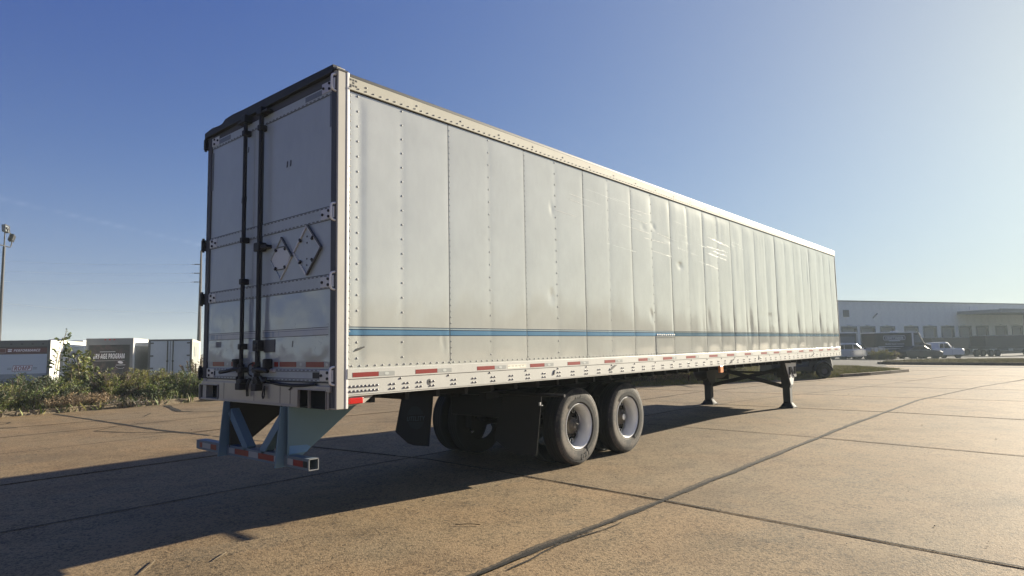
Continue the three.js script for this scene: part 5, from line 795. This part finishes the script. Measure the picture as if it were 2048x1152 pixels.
const vergeY = (x, z) => { const d = Math.min(edgeZ(Math.min(x, 33.5)) - z, 4); return 0.0 + 0.10 * sm(0, 0.5, d) + (x < 16 ? 0.12 * sm(0.5, 2.2, d) : 0.05 * sm(0.3, 3, d)) + Math.min(0, terrain(x, z) + 0.06) - 0.06; };
function plant(name, label, category, x, z, [leafGeo, stems], group) {
  const t = thing(name, label, category, [x, vergeY(x, z), z], 0, group);
  const s = obj('stems', stems, M.stalk, t); raw('foliage', leafGeo, M.leaf, t); return t;
}
const onVerge = (px, d) => { // a point of the weed strip seen at picture column px, d metres behind the kerb
  let best = 0, bx = 0; for (let x = -8; x < 32; x += 0.05) { const p = V(x, 0.3, edgeZ(x) - d).project(camera); const e = Math.abs((p.x + 1) * 1024 - px); if (p.z < 1 && (!best || e < best)) { best = e || 1e-9; bx = x; } } return [bx, edgeZ(bx) - d]; };
camera.updateMatrixWorld(); camera.aspect = 16 / 9; camera.updateProjectionMatrix();
{
  const G = 'weeds growing along the kerb';
  const W_ = (name, label, px, d, make, seed) => { const [x, z] = onVerge(px, d); return plant(name, label, 'weed', x, z, make(rng(seed)), G); };
  const fluffy = (h, radius, colors, o = {}) => (r) => spray(r, { stems: 130, radius, h: h * 0.70, leaves: 90, bush: 0.20, leaf: 0.06, colors, seed: 8, ...o });
  W_('feathery_weed', 'broad dark green feathery weed mound at the west end of the strip', 30, 1.0, fluffy(1.35, 1.35, [...GREEN, ...DEEP], { sx: 1.2, stems: 170 }), 101);
  W_('feathery_weed', 'rounded green feathery weed below the ROMP trailer door', 105, 1.2, fluffy(1.15, 1.0, [...GREEN, ...OLIVE]), 102);
  W_('feathery_weed', 'low dusty grey-green weed at the very kerb in front of the feathery mound', -30, 0.5, fluffy(1.2, 0.9, [...GREEN, ...OLIVE]), 103);
  W_('broadleaf_weed', 'tallest leafy weed, rising before the white side of the ROMP trailer', 152, 1.3, (r) => tallWeed(r, 1.65, 12, 0.105, [...GREEN, ...OLIVE, [0.16, 0.17, 0.10]]), 104);
  W_('broadleaf_weed', 'thin leafy weed climbing against the dark corner of the ROMP trailer', 96, 1.6, (r) => tallWeed(r, 2.15, 2, 0.10, [...GREEN, ...DEEP]), 105);
  W_('broadleaf_weed', 'bushy leafy weed at the foot of the DRY-AGE PROGRAM trailer, near its west edge', 184, 1.1, (r) => tallWeed(r, 1.05, 12, 0.095, [...GREEN, ...DEEP, ...OLIVE]), 106);
  W_('seedy_weed', 'brownish seedy weed under the DRY-AGE PROGRAM poster', 222, 1.0, fluffy(1.35, 0.75, [...OLIVE, ...BROWN, ...GREEN], { seed: 22 }), 107);
  W_('seedy_weed', 'yellowish spiky weed between the DRY-AGE PROGRAM trailer and the plain one', 268, 1.1, fluffy(1.4, 0.75, [...OLIVE, [0.19, 0.17, 0.055], ...OLIVE], { stems: 90, seed: 14, leaf: 0.075, slim: 0.14 }), 108);
  W_('seedy_weed', 'low dark bushy weed at the kerb under the plain trailer', 300, 0.7, fluffy(0.95, 0.8, [...DEEP, ...GREEN]), 109);
  W_('feathery_weed', 'yellow-green weed in front of the closed doors of the plain trailer', 322, 1.2, fluffy(1.3, 0.8, [...OLIVE, ...GREEN, [0.17, 0.16, 0.05]]), 110);
  W_('feathery_weed', 'dense round dark weed next to the rear corner of the large trailer', 366, 0.9, fluffy(1.2, 0.95, [...GREEN, ...DEEP, ...GREEN], { stems: 170 }), 111);
  W_('seedy_weed', 'tall reddish-brown seeding weed before the side of the plain trailer', 392, 1.5, (r) => spray(r, { stems: 26, radius: 0.5, h: 1.45, leaves: 34, bush: 0.14, leaf: 0.06, colors: [...BROWN, ...GREEN], seed: 40, seedColors: [[0.16, 0.085, 0.055], [0.12, 0.08, 0.05]] }), 112);
  W_('feathery_weed', 'green weed partly hidden by the rear underride guard of the large trailer', 420, 0.8, fluffy(1.1, 0.9, GREEN), 113);
  W_('dry_tuft', 'straw-coloured dry tuft at the kerb below the tallest leafy weed', 142, 0.4, (r) => spray(r, { stems: 90, radius: 0.75, sx: 1.3, h: 0.5, leaves: 40, bush: 0.14, leaf: 0.07, slim: 0.1, colors: DRY, from: 0.02 }), 114);
  W_('dry_tuft', 'straw-coloured dry tuft at the kerb below the DRY-AGE PROGRAM trailer', 196, 0.35, (r) => spray(r, { stems: 60, radius: 0.5, h: 0.45, leaves: 40, bush: 0.12, leaf: 0.07, slim: 0.1, colors: DRY, from: 0.02 }), 115);
  W_('dry_tuft', 'pale pinkish dry tuft of brush west of the other straw tufts', 98, 0.4, (r) => spray(r, { stems: 70, radius: 0.7, sx: 1.3, h: 0.5, leaves: 34, bush: 0.14, leaf: 0.07, slim: 0.1, colors: [...DRY, ...BROWN], from: 0.02 }), 116);
  W_('dry_tuft', 'grey-brown withered weed lying over the kerb under the yellowish spiky one', 262, 0.2, (r) => spray(r, { stems: 70, radius: 0.7, sx: 1.6, h: 0.32, leaves: 30, bush: 0.12, leaf: 0.06, slim: 0.12, colors: [...BROWN, [0.18, 0.16, 0.15]], from: 0.02 }), 117);
  // the withered bank seen under the trailer
  const spots = [[1222, 1.2, 'withered grey-brown weed clump just above the front wheel'], [1262, 1.2, 'withered grey-brown weed clump next to the front wheel, second along the bank'], [1300, 1.1, 'withered grey-brown weed clump in the middle of the dry bank'], [1338, 1.2, 'withered grey-brown weed clump before the reddish stake'], [1376, 1.3, 'withered grey-brown weed clump at the air tank end of the dry bank'], [1425, 1.6, 'withered weed clump half hidden by the air tank']];
  spots.forEach(([px, d, lab], i) => W_('dry_weed', lab, px, d, (r) => spray(r, { stems: 120, radius: 1.15, sx: 1.2, h: 0.85, leaves: 44, bush: 0.2, leaf: 0.085, slim: 0.14, colors: [...BROWN, ...BROWN, ...OLIVE, ...DRY.slice(1)], from: 0.03, seed: 8 }), 130 + i));
}
{ const [x, z] = onVerge(1378, 0.25); const t = thing('stake', 'thin rusty stake standing in the dry weed bank', 'stake', [x, vergeY(x, z), z]); obj('shaft', [rod(V(0, 0, 0), V(0.03, 0.75, 0), 0.022, 0.02, 6), box(-0.03, 0.05, 0.66, 0.76, -0.03, 0.03, 0.01)], std(lin(0.09, 0.045, 0.03), 0.9), t); }
// grass and low growth nobody could count
{
  const blade = (() => { const r = rng(300), list = []; for (let k = 0; k < 26; k++) { const a = r() * 6.283, q = 0.16 * Math.sqrt(r()); list.push([V(Math.cos(a) * q, 0, Math.sin(a) * q), V(0.7 * (r() - 0.5), 1, 0.7 * (r() - 0.5)), 0.10 + 0.13 * r(), 0.0035, [1, 1, 1]]); } return leaves(list, r); })();
  const grass = (name, label, spots, colors, seed, size) => { const r = rng(seed), m = new THREE.InstancedMesh(blade, M.leaf, spots.length), q = new THREE.Object3D(); spots.forEach(([x, y, z, k = 1], i) => { q.position.set(x, y, z); q.rotation.set(0.2 * (r() - 0.5), r() * 6.283, 0.2 * (r() - 0.5)); const s = size * k * (0.6 + 0.8 * r()); q.scale.set(s * 1.3, s, s * 1.3); q.updateMatrix(); m.setMatrixAt(i, q.matrix); const c = tint(pick(r, colors), r, 0.5); m.setColorAt(i, lin(...c)); }); m.name = name; m.castShadow = m.receiveShadow = true; scene.add(m); tag(m, label, null, null, 'stuff'); };
  const r = rng(301), a = []; for (let i = 0; i < 9000; i++) { const x = -14 + 26 * r(), d = 0.12 + 4.5 * r() * r(), z = edgeZ(x) - d; a.push([x, vergeY(x, z), z, 0.7 + 0.8 * r()]); }
  grass('grass', 'short dry and green growth filling the weed strip', a, [...OLIVE, ...BROWN, ...GREEN, ...GREEN], 302, 0.9);
  const b = []; for (let i = 0; i < 26000; i++) { const x = 15 + 21.5 * r(), d = 0.1 + 11 * Math.pow(r(), 1.5), z = edgeZ(Math.min(x, 33.5)) - d; if (!verge.inside(x, z)) continue; b.push([x, vergeY(x, z), z]); }
  grass('grass_001', 'rough mown yellow-green grass beyond the trailer nose', b, [[0.20, 0.185, 0.085], [0.25, 0.22, 0.11], [0.16, 0.155, 0.07], [0.30, 0.25, 0.15], ...OLIVE], 303, 0.6);
  const c = []; for (let i = 0; i < 9000; i++) { const x = 45 + 21 * r(), z = -5.3 + 17 * r(); if (island.inside(x, z)) c.push([x, terrain(x, z) + 0.12, z]); }
  grass('grass_002', 'mown grass on the far traffic island', c, [[0.25, 0.23, 0.12], [0.29, 0.26, 0.15], [0.20, 0.19, 0.10]], 304, 0.7);
}
for (const [px, d, py, lab] of [[1776, 0, 718, 'small brown dry bush between the crate and the step van'], [1758, 0, 719, 'low olive bush in front of the pale crate']]) { const p = gnd(px, py, 60), r = rng(400 + px); const t = thing('bush', lab, 'bush', p); const [g, s] = spray(r, { stems: 60, radius: 1.0, h: 1.0, leaves: 40, bush: 0.2, leaf: 0.1, colors: [...OLIVE, ...BROWN] }); obj('stems', s, M.stalk, t); raw('foliage', g, M.leaf, t); }
// litter on the concrete: chips, twigs, dead leaves
{
  const r = rng(500), list = []; for (let i = 0; i < 170; i++) { const x = -3 + 24 * Math.pow(r(), 1.3), z = -14 + 19 * r(), s = 0.004 + 0.011 * r() * r(), g = r() < 0.5 ? new THREE.TetrahedronGeometry(s) : new THREE.BoxGeometry(s * 3, s * 0.4, s); g.rotateY(r() * 6).translate(x, 0.005 + s * 0.3, z); list.push(g); }
  tag(obj('litter', list, std(lin(0.06, 0.05, 0.04), 0.9)), 'scattered dark chips and bits of dead leaf on the concrete', null, null, 'stuff');
  const gg = (px, py) => { const d = V((px - 1024) / 1285, -(py - 576) / 1285, -1).applyQuaternion(camera.quaternion), k = -camera.position.y / d.y; return camera.position.clone().addScaledVector(d, k).setY(0.008); };
  for (const [x0, y0, x1, y1, lab] of [[282, 1148, 310, 1122, 'straight dry twig lying near the front shadow corner'], [428, 1122, 452, 1106, 'forked dry twig lying on the sunlit concrete below the shadow step'], [348, 1079, 360, 1074, 'short pale twig close to the lower edge of the trailer shadow'], [910, 1051, 960, 1051, 'thin straw lying on the concrete before the wide tar joint']]) { const a = gg(x0, y0), b = gg(x1, y1), m = a.clone().lerp(b, 0.55).add(V(0.01, 0.006, 0.01)); tag(obj('twig', tube([a, m, b], 0.0035, 8, 4), M.stalk), lab, 'twig'); }
}
// the line of trees across the yard that the polished side wall mirrors
{
  const r = rng(600), list = []; for (let i = 0; i < 120; i++) { const az = THREE.MathUtils.degToRad(3 + 62 * (i / 120) + 0.5 * r()), D = 150 + 25 * r(), x = -3 + Math.cos(az) * D, z = 5 + Math.sin(az) * D, h = (4.5 + 9 * sm(14, 34, az * 57.3) * (0.6 + 0.5 * r())) * (0.75 + 0.5 * r()), w = 2.5 + 0.3 * h; const y0 = terrain(x, z); for (let k = 0; k < 130; k++) { const u = r() * 6.283, q = Math.sqrt(r()), t = Math.pow(r(), 0.7), ww = w * Math.sin(Math.PI * Math.min(1, 0.25 + 0.75 * t)) * q; list.push([V(x + Math.cos(u) * ww, y0 + h * t, z + Math.sin(u) * ww), V(Math.cos(u), r() - 0.3, Math.sin(u)), 1.2, 0.42, tint(pick(r, DEEP), r, 0.4)]); } }
  tag(raw('woods', leaves(list, r), M.leaf), 'low dark line of trees across the yard', null, null, 'stuff');
}

scene.fog = new THREE.FogExp2(new THREE.Color(0.80, 0.93, 0.95), 0.0009);
renderer.setSize(1024, 576);
renderer.render(scene, camera);
